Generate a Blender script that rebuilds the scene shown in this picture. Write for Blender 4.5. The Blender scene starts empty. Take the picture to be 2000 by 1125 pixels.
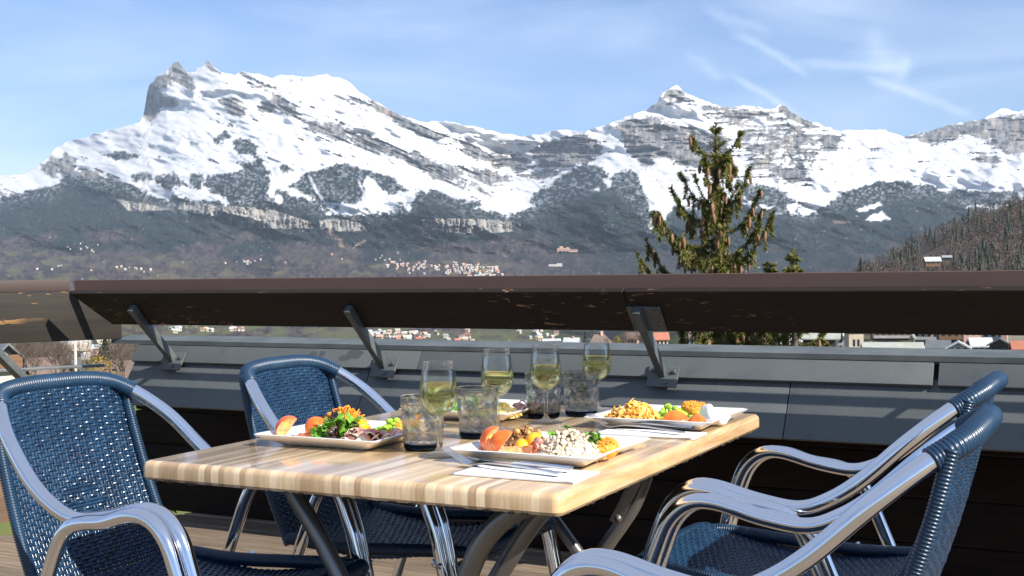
import bpy, bmesh, math, random
import numpy as np
from mathutils import Vector, Matrix
random.seed(7)
S = bpy.context.scene
COL = S.collection
PI = math.pi

# ------------------------------------------------------------------ camera
CAM_Z = 1.075
FPX = 2356.54                       # focal length in photo pixels (photo is 2000 wide)
def _unit(v): v = np.array(v, float); return v / np.linalg.norm(v)
def _vd(p): return _unit([p[0] - 1000, -(p[1] - 562.5), -FPX])
_X = -_vd((-3600, 586.)); _Y = _vd((2207., 516.)); _Z = np.cross(_X, _Y)
ROT = np.stack([_X, _Y, _Z])        # camera axes -> world axes
def ray(px, py): return ROT @ np.array([px - 1000, -(py - 562.5), -FPX])
def at_range(px, py, r):            # point seen at (px,py), r metres away on the ground
    d = ray(px, py); return np.array([0, 0, CAM_Z]) + d / math.hypot(d[0], d[1]) * r
cam_d = bpy.data.cameras.new('camera'); cam = bpy.data.objects.new('camera', cam_d); COL.objects.link(cam)
cam_d.sensor_width = 36; cam_d.lens = FPX / 2000 * 36; cam_d.clip_start = 0.05; cam_d.clip_end = 60000
m = Matrix([list(ROT[i]) + [0] for i in range(3)] + [[0, 0, 0, 1]]); m.translation = (0, 0, CAM_Z)
cam.matrix_world = m; S.camera = cam

# ------------------------------------------------------------------ mesh helpers
class MB:
    def __init__(s): s.v = []; s.f = []; s.m = []
    def add(s, verts, faces, mi=0):
        o = len(s.v); s.v.extend([tuple(map(float, p)) for p in verts])
        s.f.extend([tuple(i + o for i in f) for f in faces]); s.m.extend([mi] * len(faces)); return s
    def box(s, c, size, rot=None, mi=0, bev=0.0):
        hx, hy, hz = [q / 2 for q in size]
        if bev > 0:
            bm = bmesh.new(); bmesh.ops.create_cube(bm, size=1)
            for v in bm.verts: v.co = Vector((v.co.x * size[0], v.co.y * size[1], v.co.z * size[2]))
            bmesh.ops.bevel(bm, geom=bm.edges[:], offset=bev, segments=2, affect='EDGES', profile=0.6)
            bm.verts.index_update(); P = [v.co.copy() for v in bm.verts]; F = [[v.index for v in f.verts] for f in bm.faces]; bm.free()
        else:
            P = [Vector((x, y, z)) for x in (-hx, hx) for y in (-hy, hy) for z in (-hz, hz)]
            F = [(0, 1, 3, 2), (4, 6, 7, 5), (0, 4, 5, 1), (2, 3, 7, 6), (0, 2, 6, 4), (1, 5, 7, 3)]
        c = Vector(c)
        return s.add([(rot @ p if rot else p) + c for p in P], F, mi)
    def bar(s, a, b, w, h, up=(0, 0, 1), mi=0, bev=0.0):       # box from a to b
        a = Vector(a); b = Vector(b); d = b - a; L = d.length; x = d / L
        y = Vector(up).cross(x).normalized(); z = x.cross(y)
        return s.box((a + b) / 2, (L, w, h), Matrix((x, y, z)).transposed(), mi, bev)
    def prism(s, poly, a, b, mi=0):                            # poly of 3-vectors extruded by vector b-a
        n = len(poly); off = Vector(b) - Vector(a)
        P = [Vector(p) for p in poly]; P += [p + off for p in P]
        F = [tuple(range(n))[::-1], tuple(range(n, 2 * n))] + [(i, (i + 1) % n, n + (i + 1) % n, n + i) for i in range(n)]
        return s.add(P, F, mi)
    def tube(s, pts, r, n=12, caps=True, mi=0, sx=1.0):
        P = [Vector(p) for p in pts]; N = len(P); rr = r if hasattr(r, '__len__') else [r] * N
        T = [(P[min(i + 1, N - 1)] - P[max(i - 1, 0)]).normalized() for i in range(N)]
        ref = Vector((0, 0, 1)) if abs(T[0].z) < 0.9 else Vector((1, 0, 0))
        nx = T[0].cross(ref).normalized(); V = []; F = []
        for i in range(N):
            nx = (nx - T[i] * nx.dot(T[i])).normalized(); ny = T[i].cross(nx)
            for k in range(n):
                a = 2 * PI * k / n; V.append(P[i] + (nx * math.cos(a) * sx + ny * math.sin(a)) * rr[i])
        for i in range(N - 1):
            for k in range(n):
                F.append((i * n + k, i * n + (k + 1) % n, (i + 1) * n + (k + 1) % n, (i + 1) * n + k))
        if caps: F.append(tuple(range(n))[::-1]); F.append(tuple((N - 1) * n + k for k in range(n)))
        return s.add(V, F, mi)
    def lathe(s, prof, n=32, c=(0, 0, 0), mi=0, cap=True, fn=None):     # prof: (r, z)
        V = []; F = []; N = len(prof)
        for (r, z) in prof:
            for k in range(n):
                a = 2 * PI * k / n; q = r if fn is None else fn(r, z, a)
                V.append((c[0] + q * math.cos(a), c[1] + q * math.sin(a), c[2] + z))
        for i in range(N - 1):
            for k in range(n): F.append((i * n + k, i * n + (k + 1) % n, (i + 1) * n + (k + 1) % n, (i + 1) * n + k))
        if cap:
            if prof[0][0] > 1e-6: F.append(tuple(range(n))[::-1])
            if prof[-1][0] > 1e-6: F.append(tuple((N - 1) * n + k for k in range(n)))
        return s.add(V, F, mi)
    def grid(s, fn, nu, nv, mi=0):                             # fn(u,v) in 0..1 -> point
        V = [fn(i / nu, j / nv) for j in range(nv + 1) for i in range(nu + 1)]
        F = [(j * (nu + 1) + i, j * (nu + 1) + i + 1, (j + 1) * (nu + 1) + i + 1, (j + 1) * (nu + 1) + i) for j in range(nv) for i in range(nu)]
        return s.add(V, F, mi)
    def mesh(s, name, mats, smooth=True, angle=None):
        me = bpy.data.meshes.new(name); me.from_pydata(s.v, [], s.f)
        for mt in (mats if isinstance(mats, (list, tuple)) else [mats]): me.materials.append(mt)
        me.polygons.foreach_set('material_index', s.m)
        if angle is not None:
            me.polygons.foreach_set('use_smooth', [True] * len(s.f)); me.set_sharp_from_angle(angle=math.radians(angle))
        else: me.polygons.foreach_set('use_smooth', [bool(smooth)] * len(s.f))
        me.update(); return me
    def build(s, name, mats, parent=None, smooth=True, angle=None, loc=None, rotz=0):
        return link(name, s.mesh(name, mats, smooth, angle), parent, loc, rotz)
def link(name, me, parent=None, loc=None, rotz=0):
    o = bpy.data.objects.new(name, me); COL.objects.link(o); o.parent = parent
    if loc is not None: o.location = [float(q) for q in loc]
    if rotz: o.rotation_euler = (0, 0, rotz)
    return o
def tag(o, label, cat, group=None, kind=None):
    if label: o['label'] = label
    if cat: o['category'] = cat
    if group: o['group'] = group
    if kind: o['kind'] = kind
    return o
def thing(name, label, cat, loc=(0, 0, 0), rotz=0, group=None):
    o = bpy.data.objects.new(name, None); COL.objects.link(o); o.empty_display_size = 0.1
    o.location = [float(q) for q in loc]; o.rotation_euler = (0, 0, rotz); return tag(o, label, cat, group)
def copy_tree(o, parent=None):
    c = o.copy(); COL.objects.link(c); c.parent = parent
    for ch in list(o.children): copy_tree(ch, c)
    return c
def np_mesh(name, V, F, mats, smooth=True, mi=None):           # V (n,3), F (m,4 or 3)
    me = bpy.data.meshes.new(name); V = np.asarray(V, np.float32); F = np.asarray(F, np.int32); k = F.shape[1]
    me.vertices.add(len(V)); me.vertices.foreach_set('co', V.ravel())
    me.loops.add(F.size); me.loops.foreach_set('vertex_index', F.ravel())
    me.polygons.add(len(F)); me.polygons.foreach_set('loop_start', np.arange(len(F), dtype=np.int32) * k)
    for mt in (mats if isinstance(mats, (list, tuple)) else [mats]): me.materials.append(mt)
    if mi is not None: me.polygons.foreach_set('material_index', np.asarray(mi, np.int32))
    me.update(calc_edges=True); me.polygons.foreach_set('use_smooth', np.full(len(F), bool(smooth)))
    me.validate(); return me
def spline(pts, k=8):                                          # Catmull-Rom through pts
    P = [Vector(p) for p in pts]; P = [P[0] * 2 - P[1]] + P + [P[-1] * 2 - P[-2]]; out = []
    for i in range(1, len(P) - 2):
        p0, p1, p2, p3 = P[i - 1:i + 3]
        for j in range(k):
            t = j / k
            out.append(0.5 * ((2 * p1) + (p2 - p0) * t + (2 * p0 - 5 * p1 + 4 * p2 - p3) * t * t + (3 * p1 - p0 - 3 * p2 + p3) * t ** 3))
    return out + [P[-2]]
def resample(pts, step):
    P = [Vector(p) for p in pts]; L = [0]
    for i in range(1, len(P)): L.append(L[-1] + (P[i] - P[i - 1]).length)
    n = max(2, int(L[-1] / step) + 1); out = []; j = 0
    for i in range(n):
        d = L[-1] * i / (n - 1)
        while j < len(P) - 2 and L[j + 1] < d: j += 1
        t = (d - L[j]) / max(1e-9, L[j + 1] - L[j]); out.append(P[j].lerp(P[j + 1], t))
    return out
def ridged(mb, pts, r, period=0.0042, amp=0.0009, n=12, mi=0):  # tube wrapped in round cord
    q = resample(pts, period / 4); rad = [r + amp * (abs(math.sin(PI * i / 4)) * 2 - 1) for i in range(len(q))]
    return mb.tube(q, rad, n, True, mi)
_ico = {}
def ico(sub):
    if sub not in _ico:
        bm = bmesh.new(); bmesh.ops.create_icosphere(bm, subdivisions=sub, radius=1); bm.verts.index_update()
        _ico[sub] = ([v.co.copy() for v in bm.verts], [tuple(v.index for v in f.verts) for f in bm.faces]); bm.free()
    return _ico[sub]
def lump(mb, c, r, sub=2, amp=0.15, rnd=random, mi=0, rot=None):      # r: scalar or 3-tuple
    V, F = ico(sub); r3 = Vector(r) if hasattr(r, '__len__') else Vector((r, r, r)); c = Vector(c)
    ph = [(Vector((rnd.uniform(-1, 1), rnd.uniform(-1, 1), rnd.uniform(-1, 1))) * 4, rnd.uniform(0, 6)) for _ in range(4)]
    out = []
    for v in V:
        k = 1 + amp * sum(math.sin(p.dot(v) + q) for p, q in ph) / 3
        w = Vector((v.x * r3.x, v.y * r3.y, v.z * r3.z)) * k
        out.append((rot @ w if rot else w) + c)
    return mb.add(out, F, mi)
def rrot(rnd=random):
    from mathutils import Euler
    return Euler((rnd.uniform(0, 6), rnd.uniform(0, 6), rnd.uniform(0, 6))).to_matrix()

# ------------------------------------------------------------------ numpy noise
_tab = np.random.RandomState(3).rand(64, 256, 256).astype(np.float32)[:24]
def vnoise(x, y, seed=0):
    t = _tab[seed % 24]; xi = np.floor(x).astype(int); yi = np.floor(y).astype(int); fx = x - xi; fy = y - yi
    fx = fx * fx * (3 - 2 * fx); fy = fy * fy * (3 - 2 * fy); a = xi & 255; b = (xi + 1) & 255; c = yi & 255; d = (yi + 1) & 255
    return (t[a, c] * (1 - fx) + t[b, c] * fx) * (1 - fy) + (t[a, d] * (1 - fx) + t[b, d] * fx) * fy
def fbm(x, y, seed=0, octv=5, gain=0.5):
    s = 0; a = 1; n = 0
    for i in range(octv):
        s = s + a * vnoise(x * 2 ** i + 17 * i, y * 2 ** i + 31 * i, seed + i); n += a; a *= gain
    return s / n                                               # about 0..1

# ------------------------------------------------------------------ materials
def mat(name, base=(.5, .5, .5), rough=.5, metal=0.0, **kw):
    mt = bpy.data.materials.new(name); mt.use_nodes = True; b = mt.node_tree.nodes['Principled BSDF']
    b.inputs['Base Color'].default_value = (*base, 1); b.inputs['Roughness'].default_value = rough; b.inputs['Metallic'].default_value = metal
    for k, v in kw.items():
        b.inputs[k.replace('_', ' ')].default_value = v
    return mt
class NT:                                                      # terse node builder
    def __init__(s, mt): s.t = mt.node_tree; s.b = s.t.nodes.get('Principled BSDF')
    def n(s, typ, **kw):
        nd = s.t.nodes.new(typ)
        for k, v in kw.items():
            if k.startswith('i_'): nd.inputs[k[2:].replace('_', ' ')].default_value = v
            else: setattr(nd, k, v)
        return nd
    def l(s, a, b): s.t.links.new(a, b)
    def coord(s, kind='Object', scale=(1, 1, 1), rot=(0, 0, 0)):
        tc = s.n('ShaderNodeTexCoord'); mp = s.n('ShaderNodeMapping'); mp.inputs['Scale'].default_value = scale; mp.inputs['Rotation'].default_value = rot
        s.l(tc.outputs[kind], mp.inputs['Vector']); return mp.outputs[0]
    def noise(s, vec, scale=5, detail=4, rough=.55, dist=0):
        nd = s.n('ShaderNodeTexNoise'); nd.inputs['Scale'].default_value = scale; nd.inputs['Detail'].default_value = detail
        nd.inputs['Roughness'].default_value = rough; nd.inputs['Distortion'].default_value = dist
        if vec is not None: s.l(vec, nd.inputs['Vector'])
        return nd.outputs['Fac']
    def ramp(s, fac, stops, interp='LINEAR'):
        r = s.n('ShaderNodeValToRGB'); e = r.color_ramp; e.interpolation = interp
        while len(e.elements) < len(stops): e.elements.new(0.5)
        for el, (p, c) in zip(e.elements, stops): el.position = p; el.color = (*c, 1) if len(c) == 3 else c
        s.l(fac, r.inputs[0]); return r.outputs[0]
    def mix(s, fac, a, b, mode='MIX'):
        nd = s.n('ShaderNodeMix', data_type='RGBA', blend_type=mode)
        for k, v in ((0, fac), (6, a), (7, b)):
            if hasattr(v, 'is_output'): s.l(v, nd.inputs[k])
            elif k == 0: nd.inputs[0].default_value = v
            else: nd.inputs[k].default_value = (*v, 1)
        return nd.outputs[2]
    def math(s, op, a, b=None, c=None, clamp=False):
        nd = s.n('ShaderNodeMath', operation=op, use_clamp=clamp)
        for i, v in enumerate((a, b, c)):
            if v is None: continue
            if hasattr(v, 'is_output'): s.l(v, nd.inputs[i])
            else: nd.inputs[i].default_value = v
        return nd.outputs[0]
    def bump(s, h, strength=.3, dist=.002):
        b = s.n('ShaderNodeBump'); b.inputs['Strength'].default_value = strength; b.inputs['Distance'].default_value = dist
        s.l(h, b.inputs['Height']); s.l(b.outputs[0], s.b.inputs['Normal'])
    def color(s, c): s.l(c, s.b.inputs['Base Color'])
    def rough(s, c): s.l(c, s.b.inputs['Roughness'])
def noisy(name, c1, c2, scale=20, rough=.5, bump=0.0, stretch=(1, 1, 1), lo=.35, hi=.65, dist=.002, detail=5, metal=0.0, rvar=0.0, **kw):
    mt = mat(name, c1, rough, metal, **kw); t = NT(mt); v = t.coord(scale=stretch); f = t.noise(v, scale, detail)
    t.color(t.ramp(f, [(lo, c1), (hi, c2)]))
    if bump: t.bump(f, bump, dist)
    if rvar: t.rough(t.math('MULTIPLY_ADD', t.noise(v, scale * .4, 3), rvar * 2, rough - rvar))
    return mt
M = {}
def make_mats():
    # aluminium tube: fine scratches in the gloss
    a = mat('polished_aluminium', (.80, .81, .83), .16, 1.0); t = NT(a); v = t.coord(); t.rough(t.math('MULTIPLY_ADD', t.noise(v, 5, 4, .6), .10, .035)); M['alu'] = a
    M['rattan'] = noisy('blue_woven_plastic', (.005, .020, .050), (.012, .040, .086), 30, .24, 0, rvar=.1)
    M['wrap'] = noisy('blue_cord_wrap', (.007, .026, .058), (.012, .040, .082), 12, .33, 0, rvar=.08)
    M['foot'] = noisy('dark_rubber', (.02, .02, .02), (.04, .04, .04), 40, .7)
    M['legsteel'] = noisy('grey_leg_steel', (.16, .155, .15), (.23, .225, .215), 9, .34, .05, metal=.75, rvar=.1)
    M['bolt'] = noisy('weathered_bolt', (.10, .11, .11), (.2, .19, .17), 90, .45, metal=.6)
    # table top: stripes of wood running away from the viewer under a clear glossy coat
    w = mat('striped_wood_laminate', (.5, .36, .22), .2); t = NT(w); v = t.coord()
    sx = t.n('ShaderNodeSeparateXYZ'); t.l(v, sx.inputs[0])
    wob = t.noise(t.coord(scale=(2, .8, 2)), 2.2, 3); xx = t.math('MULTIPLY_ADD', wob, .02, sx.outputs[0])
    cb = t.n('ShaderNodeCombineXYZ'); t.l(xx, cb.inputs[0])
    vo = t.n('ShaderNodeTexVoronoi', voronoi_dimensions='1D', feature='F1'); vo.inputs['Scale'].default_value = 66; vo.inputs['Randomness'].default_value = 1; t.l(xx, vo.inputs['W'])
    sp = t.n('ShaderNodeSeparateColor'); t.l(vo.outputs['Color'], sp.inputs[0])
    stripe = t.ramp(sp.outputs[0], [(0, (.41, .275, .155)), (.25, (.53, .38, .22)), (.5, (.62, .46, .285)), (.75, (.68, .53, .345)), (1, (.77, .63, .44))])
    fine = t.noise(t.coord(scale=(60, 1.6, 6)), 3.2, 6, .65); st2 = t.mix(1, stripe, t.ramp(fine, [(.3, (.82, .78, .72)), (.7, (1.12, 1.11, 1.10))]), 'MULTIPLY')
    edge = t.ramp(t.noise(t.coord(scale=(1, .7, 4.5)), 6, 5, .6, 1.5), [(.3, (.46, .27, .115)), (.5, (.60, .39, .19)), (.72, (.68, .47, .26))])
    far = t.math('GREATER_THAN', sx.outputs[0], .4065)
    t.color(t.mix(far, st2, edge)); t.rough(t.math('MULTIPLY_ADD', t.noise(t.coord(), 9, 3), .18, .16)); w.node_tree.nodes['Principled BSDF'].inputs['Coat Weight'].default_value = .6; w.node_tree.nodes['Principled BSDF'].inputs['Coat Roughness'].default_value = .07
    M['tabletop'] = w
    M['tableunder'] = noisy('dark_chipped_board', (.016, .011, .008), (.04, .027, .018), 60, .8, .4)
    # slate coloured fibre cement
    s_ = mat('grey_fibre_cement', (.12, .13, .135), .62); t = NT(s_); v = t.coord()
    c = t.ramp(t.noise(v, 1.6, 6, .6), [(.3, (.078, .090, .092)), (.7, (.112, .124, .125))])
    sp_ = t.ramp(t.noise(v, 130, 2), [(.30, (.45, .45, .45)), (.36, (1, 1, 1))]); c = t.mix(.5, c, sp_, 'MULTIPLY')
    st = t.ramp(t.noise(t.coord(scale=(5, 5, .8)), 2.0, 5, .65), [(.54, (1, 1, 1)), (.76, (.78, .80, .84))]); c = t.mix(1, c, st, 'MULTIPLY')
    sc = t.ramp(t.noise(t.coord(scale=(60, 4, 40), rot=(.3, .2, .5)), 2, 3), [(.70, (0, 0, 0)), (.76, (1, 1, 1))]); c = t.mix(t.math('MULTIPLY', sc, .25), c, (.3, .3, .29))
    t.color(c); t.bump(t.noise(v, 45, 4), .12, .003); t.rough(t.math('MULTIPLY_ADD', t.noise(v, 6, 4), .3, .38)); M['slate'] = s_
    M['stain'] = mat('damp_stain', (.062, .07, .075), .5)
    M['coping'] = noisy('grey_coping_metal', (.078, .092, .097), (.115, .130, .134), 8, .62, 0, rvar=.08, Specular_IOR_Level=.25)
    M['bracket'] = noisy('grey_painted_steel', (.065, .076, .078), (.105, .118, .118), 14, .4, .1, rvar=.12)
    M['cap_side'] = noisy('brown_paint_dimmed_for_sun', (.040, .023, .019), (.048, .028, .023), 7, .6, .03, stretch=(.6, 4, 4))  # same paint as the main cap, colour darkened to offset the sun on it
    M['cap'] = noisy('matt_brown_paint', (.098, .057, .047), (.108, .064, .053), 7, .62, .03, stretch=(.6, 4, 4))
    def painted(name, p1, p2, chip1, chip2, amount, sc=(1.2, 9, 9), csc=(2, 10, 14)):
        mt = mat(name, p1, .6, Specular_IOR_Level=.25); t = NT(mt); v = t.coord(scale=sc)
        c = t.ramp(t.noise(v, 2.5, 6, .6), [(.3, p1), (.7, p2)])
        chip = t.math('MULTIPLY', t.ramp(t.noise(t.coord(scale=csc), 2.3, 8, .62, .8), [(amount, (0, 0, 0)), (amount + .012, (1, 1, 1))]), t.ramp(t.noise(t.coord(scale=(1, 2, 3)), 1.6, 3), [(.48, (0, 0, 0)), (.6, (1, 1, 1))]))
        wood = t.ramp(t.noise(t.coord(scale=(2, 26, 26)), 3, 4), [(.35, chip1), (.65, chip2)])
        t.color(t.mix(chip, c, wood)); t.bump(t.noise(t.coord(scale=(2, 40, 40)), 3, 5), .25, .002); return mt
    M['board'] = painted('worn_dark_brown_paint', (.016, .011, .009), (.025, .017, .013), (.22, .12, .055), (.34, .21, .11), .615, (1.2, 9, 9), (6, 26, 34))
    M['oldboard'] = painted('faded_brown_paint', (.014, .0115, .009), (.028, .023, .018), (.16, .085, .035), (.30, .17, .065), .585, (1, 6, 10))
    M['lowboard'] = painted('faded_plank_paint', (.10, .062, .042), (.15, .10, .07), (.25, .16, .09), (.4, .28, .16), .62)
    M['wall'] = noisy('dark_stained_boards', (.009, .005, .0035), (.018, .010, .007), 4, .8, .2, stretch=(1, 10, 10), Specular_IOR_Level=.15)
    d = mat('weathered_deck_wood', (.2, .15, .1), .8); t = NT(d); v = t.coord(scale=(1.3, 16, 16))
    c = t.ramp(t.noise(v, 2.5, 8, .65, .4), [(.25, (.105, .077, .053)), (.5, (.20, .155, .112)), (.75, (.31, .25, .19))])
    info = t.n('ShaderNodeAttribute', attribute_name='plank'); c = t.mix(1, c, t.ramp(info.outputs['Fac'], [(0, (.72, .70, .68)), (1, (1.12, 1.08, 1.02))]), 'MULTIPLY')
    cr = t.ramp(t.noise(t.coord(scale=(1.6, 60, 60)), 2.6, 5, .6, .3), [(.62, (1, 1, 1)), (.68, (.35, .33, .31))]); c = t.mix(.8, c, cr, 'MULTIPLY')
    t.color(c); t.bump(t.noise(t.coord(scale=(1.6, 45, 45)), 3, 6), .5, .004); M['deck'] = d
    # tableware
    M['china'] = noisy('white_glazed_china', (.80, .79, .77), (.82, .81, .79), 6, .12, 0, Coat_Weight=.4)
    M['steel'] = noisy('stainless_steel', (.55, .56, .58), (.66, .67, .69), 30, .18, metal=1.0, rvar=.06)
    nk = mat('white_paper_napkin', (.82, .82, .82), .85); t = NT(nk); v = t.coord(); t.bump(t.noise(v, 220, 3), .35, .0008); t.color(t.ramp(t.noise(v, 30, 4), [(.3, (.76, .76, .77)), (.7, (.84, .84, .84))])); M['napkin'] = nk
    def thin(name, tint, ior=1.45, edge=.0):                   # thin glass wall: see-through with Fresnel sheen
        mt = bpy.data.materials.new(name); mt.use_nodes = True; t = NT(mt); nt = mt.node_tree; nt.nodes.remove(t.b); out = nt.nodes['Material Output']
        tr = t.n('ShaderNodeBsdfTransparent'); tr.inputs[0].default_value = (*tint, 1); gl = t.n('ShaderNodeBsdfGlossy'); gl.inputs['Roughness'].default_value = .01
        lw = t.n('ShaderNodeLayerWeight'); lw.inputs[0].default_value = .35; tint2 = t.ramp(lw.outputs['Facing'], [(0, tint), (.93, tint), (1, tuple(q * .80 for q in tint))]); t.l(tint2, tr.inputs[0])
        fr = t.n('ShaderNodeFresnel'); fr.inputs[0].default_value = ior; mx = t.n('ShaderNodeMixShader'); t.l(t.math('MINIMUM', t.math('MULTIPLY', fr.outputs[0], .75), .42), mx.inputs[0]); t.l(tr.outputs[0], mx.inputs[1]); t.l(gl.outputs[0], mx.inputs[2]); t.l(mx.outputs[0], out.inputs[0]); return mt
    M['glass'] = thin('thin_clear_glass', (.965, .975, .975))
    def solid(name, col, ior, trans, tcol):                    # solid glass or liquid; a share passes straight through
        mt = bpy.data.materials.new(name); mt.use_nodes = True; t = NT(mt); nt = mt.node_tree; nt.nodes.remove(t.b); out = nt.nodes['Material Output']
        g = t.n('ShaderNodeBsdfGlass'); g.inputs['Color'].default_value = (*col, 1); g.inputs['IOR'].default_value = ior; g.inputs['Roughness'].default_value = 0.0
        tr = t.n('ShaderNodeBsdfTransparent'); tr.inputs[0].default_value = (*tcol, 1); mx = t.n('ShaderNodeMixShader'); mx.inputs[0].default_value = trans
        vv = t.noise(t.coord(), 50, 2); t.l(t.ramp(vv, [(.3, tuple(q * .96 for q in col)), (.7, col)]), g.inputs['Color'])
        t.l(g.outputs[0], mx.inputs[1]); t.l(tr.outputs[0], mx.inputs[2]); t.l(mx.outputs[0], out.inputs[0]); return mt
    M['stem'] = solid('solid_clear_glass', (.98, .985, .985), 1.48, .50, (.98, .98, .98))
    M['tumbler'] = solid('smoky_cut_glass', (.91, .91, .89), 1.33, .36, (.91, .91, .89))
    M['tumbler_base'] = solid('dark_smoky_glass', (.15, .19, .23), 1.45, .25, (.19, .23, .27))
    M['wine'] = solid('pale_yellow_wine', (1.0, .96, .60), 1.34, .45, (1.0, .95, .54))
    # food
    M['tom_skin'] = noisy('tomato_skin', (.66, .085, .014), (.82, .19, .03), 30, .22)
    M['tom_flesh'] = noisy('tomato_flesh', (.82, .24, .08), (.90, .42, .20), 120, .28, .25)
    M['tom_seed'] = noisy('tomato_seed_pulp', (.85, .36, .06), (.95, .58, .14), 200, .2, .5)
    M['carrot'] = noisy('grated_carrot', (.80, .22, .01), (.95, .36, .02), 90, .45)
    M['crumb'] = noisy('orange_breadcrumb', (.62, .20, .015), (.90, .42, .05), 190, .7, .9, dist=.003)
    M['pasta'] = noisy('orange_pasta', (.86, .36, .04), (.96, .60, .16), 60, .38)
    M['bean'] = noisy('green_bean_skin', (.23, .46, .02), (.40, .62, .06), 60, .38)
    M['leaf'] = noisy('salad_green', (.07, .21, .012), (.20, .40, .035), 70, .42, .3)
    M['leafdark'] = noisy('dark_red_salad', (.035, .018, .015), (.10, .05, .03), 70, .42, .3)
    M['ham'] = noisy('cured_ham', (.50, .17, .13), (.72, .40, .32), 60, .45, .2, lo=.4, hi=.6)
    M['hamfat'] = noisy('ham_fat', (.72, .50, .36), (.82, .64, .50), 60, .45)
    M['cream'] = noisy('cream_pasta', (.60, .49, .35), (.74, .63, .48), 160, .55, .5)
    M['nut'] = noisy('brown_grain', (.13, .045, .015), (.42, .22, .08), 150, .5)
    M['yolk'] = noisy('yellow_egg', (.88, .58, .07), (.93, .80, .42), 150, .6, .3)
    M['mozz'] = noisy('white_cheese', (.84, .83, .80), (.88, .87, .85), 40, .3)
    M['cherry_y'] = noisy('yellow_cherry_tomato', (.86, .38, .01), (.92, .50, .03), 40, .15)
    M['cherry_r'] = noisy('dark_cherry_tomato', (.33, .05, .015), (.50, .10, .03), 40, .15)
    # plants and far things
    M['needle'] = noisy('spruce_needles', (.055, .066, .010), (.175, .168, .026), 3, .6, lo=.3, hi=.7)
    M['cone'] = noisy('spruce_cone', (.14, .070, .038), (.27, .14, .075), 50, .7, .6)
    M['bark'] = noisy('grey_brown_bark', (.07, .055, .045), (.15, .12, .10), 18, .9, .5)
    M['twig'] = noisy('bare_brown_twigs', (.060, .044, .036), (.135, .098, .076), 2, .9)
    M['shrub'] = noisy('shrub_leaves', (.05, .08, .015), (.13, .16, .03), 9, .7)
    M['gold'] = noisy('yellow_green_foliage', (.16, .12, .012), (.30, .20, .025), 3, .7)
    M['darkfir'] = noisy('dark_fir_needles', (.012, .02, .012), (.03, .042, .02), 2, .8)
    M['conc'] = noisy('pale_concrete', (.38, .36, .33), (.48, .45, .41), 5, .8)
    for nm, c in dict(h_white=(.44, .42, .39), h_cream=(.40, .34, .26), h_pink=(.52, .33, .26), h_orange=(.50, .20, .075), h_brown=(.16, .085, .045), h_dark=(.05, .04, .035), h_grey=(.34, .34, .33), r_grey=(.26, .28, .29), r_pale=(.42, .44, .45), r_brown=(.16, .11, .09), r_red=(.36, .13, .08), r_green=(.33, .35, .30), r_slate=(.13, .14, .155), win=(.03, .035, .04)).items():
        M[nm] = noisy(nm.replace('h_', 'plaster_').replace('r_', 'roof_').replace('win', 'window_glass'), tuple(q * .88 for q in c), tuple(min(.9, q * 1.1) for q in c), .6 if nm != 'win' else 2, .75 if nm != 'win' else .12)
make_mats()
# ------------------------------------------------------------------ terrace
XR = 4.6
LP = Vector((-3.964, 3.946, 0)); LU = Vector((.506, .862, 0)); LN = Vector((.862, -.506, 0))    # left railing: far end, direction away, normal to the inside
def left_x(y): return LP.x + LU.x * (y - LP.y) / LU.y
def make_deck():
    mb = MB(); pl = []; y = 4.30; rr = random.Random(5)
    while y > -3.0:
        w = .142; y0 = y - w; cuts = [left_x(y) + .03]; x = cuts[0] + rr.uniform(.8, 2.6)
        while x < XR: cuts.append(x); x += rr.uniform(2.0, 3.0)
        cuts.append(XR)
        for a, b in zip(cuts[:-1], cuts[1:]):
            dz = rr.uniform(-.002, .002); n0 = len(mb.v)
            bb = .004; sh = LU.x * w / LU.y if a == cuts[0] else 0
            prof = [(y0, -.04), (y0, -bb), (y0 + bb, 0), (y - bb, 0), (y, -bb), (y, -.04)]
            A = [(a - sh * (y - q[0]) / w, q[0], q[1] + dz) for q in prof]; B = [(b - .003, q[0], q[1] + dz) for q in prof]
            F = [(0, 1, 2, 3, 4, 5), (11, 10, 9, 8, 7, 6)] + [(i, i + 6, (i + 1) % 6 + 6, (i + 1) % 6) for i in range(6)]
            mb.add(A + B, F); pl += [rr.random()] * (len(mb.v) - n0)
        y -= w + .007
    o = mb.build('deck', M['deck'], angle=40); at = o.data.attributes.new('plank', 'FLOAT', 'POINT'); at.data.foreach_set('value', pl)
    tag(o, None, None, kind='structure')
    b = MB(); poly = [(left_x(4.25) + .1, 4.25, -9), (XR, 4.25, -9), (XR, -3, -9), (left_x(-3) + .1, -3, -9)]
    b.prism(poly, (0, 0, -9), (0, 0, -.05)); tag(b.build('terrace_base', M['h_grey'], smooth=False), None, None, kind='structure')
make_deck()
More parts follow.
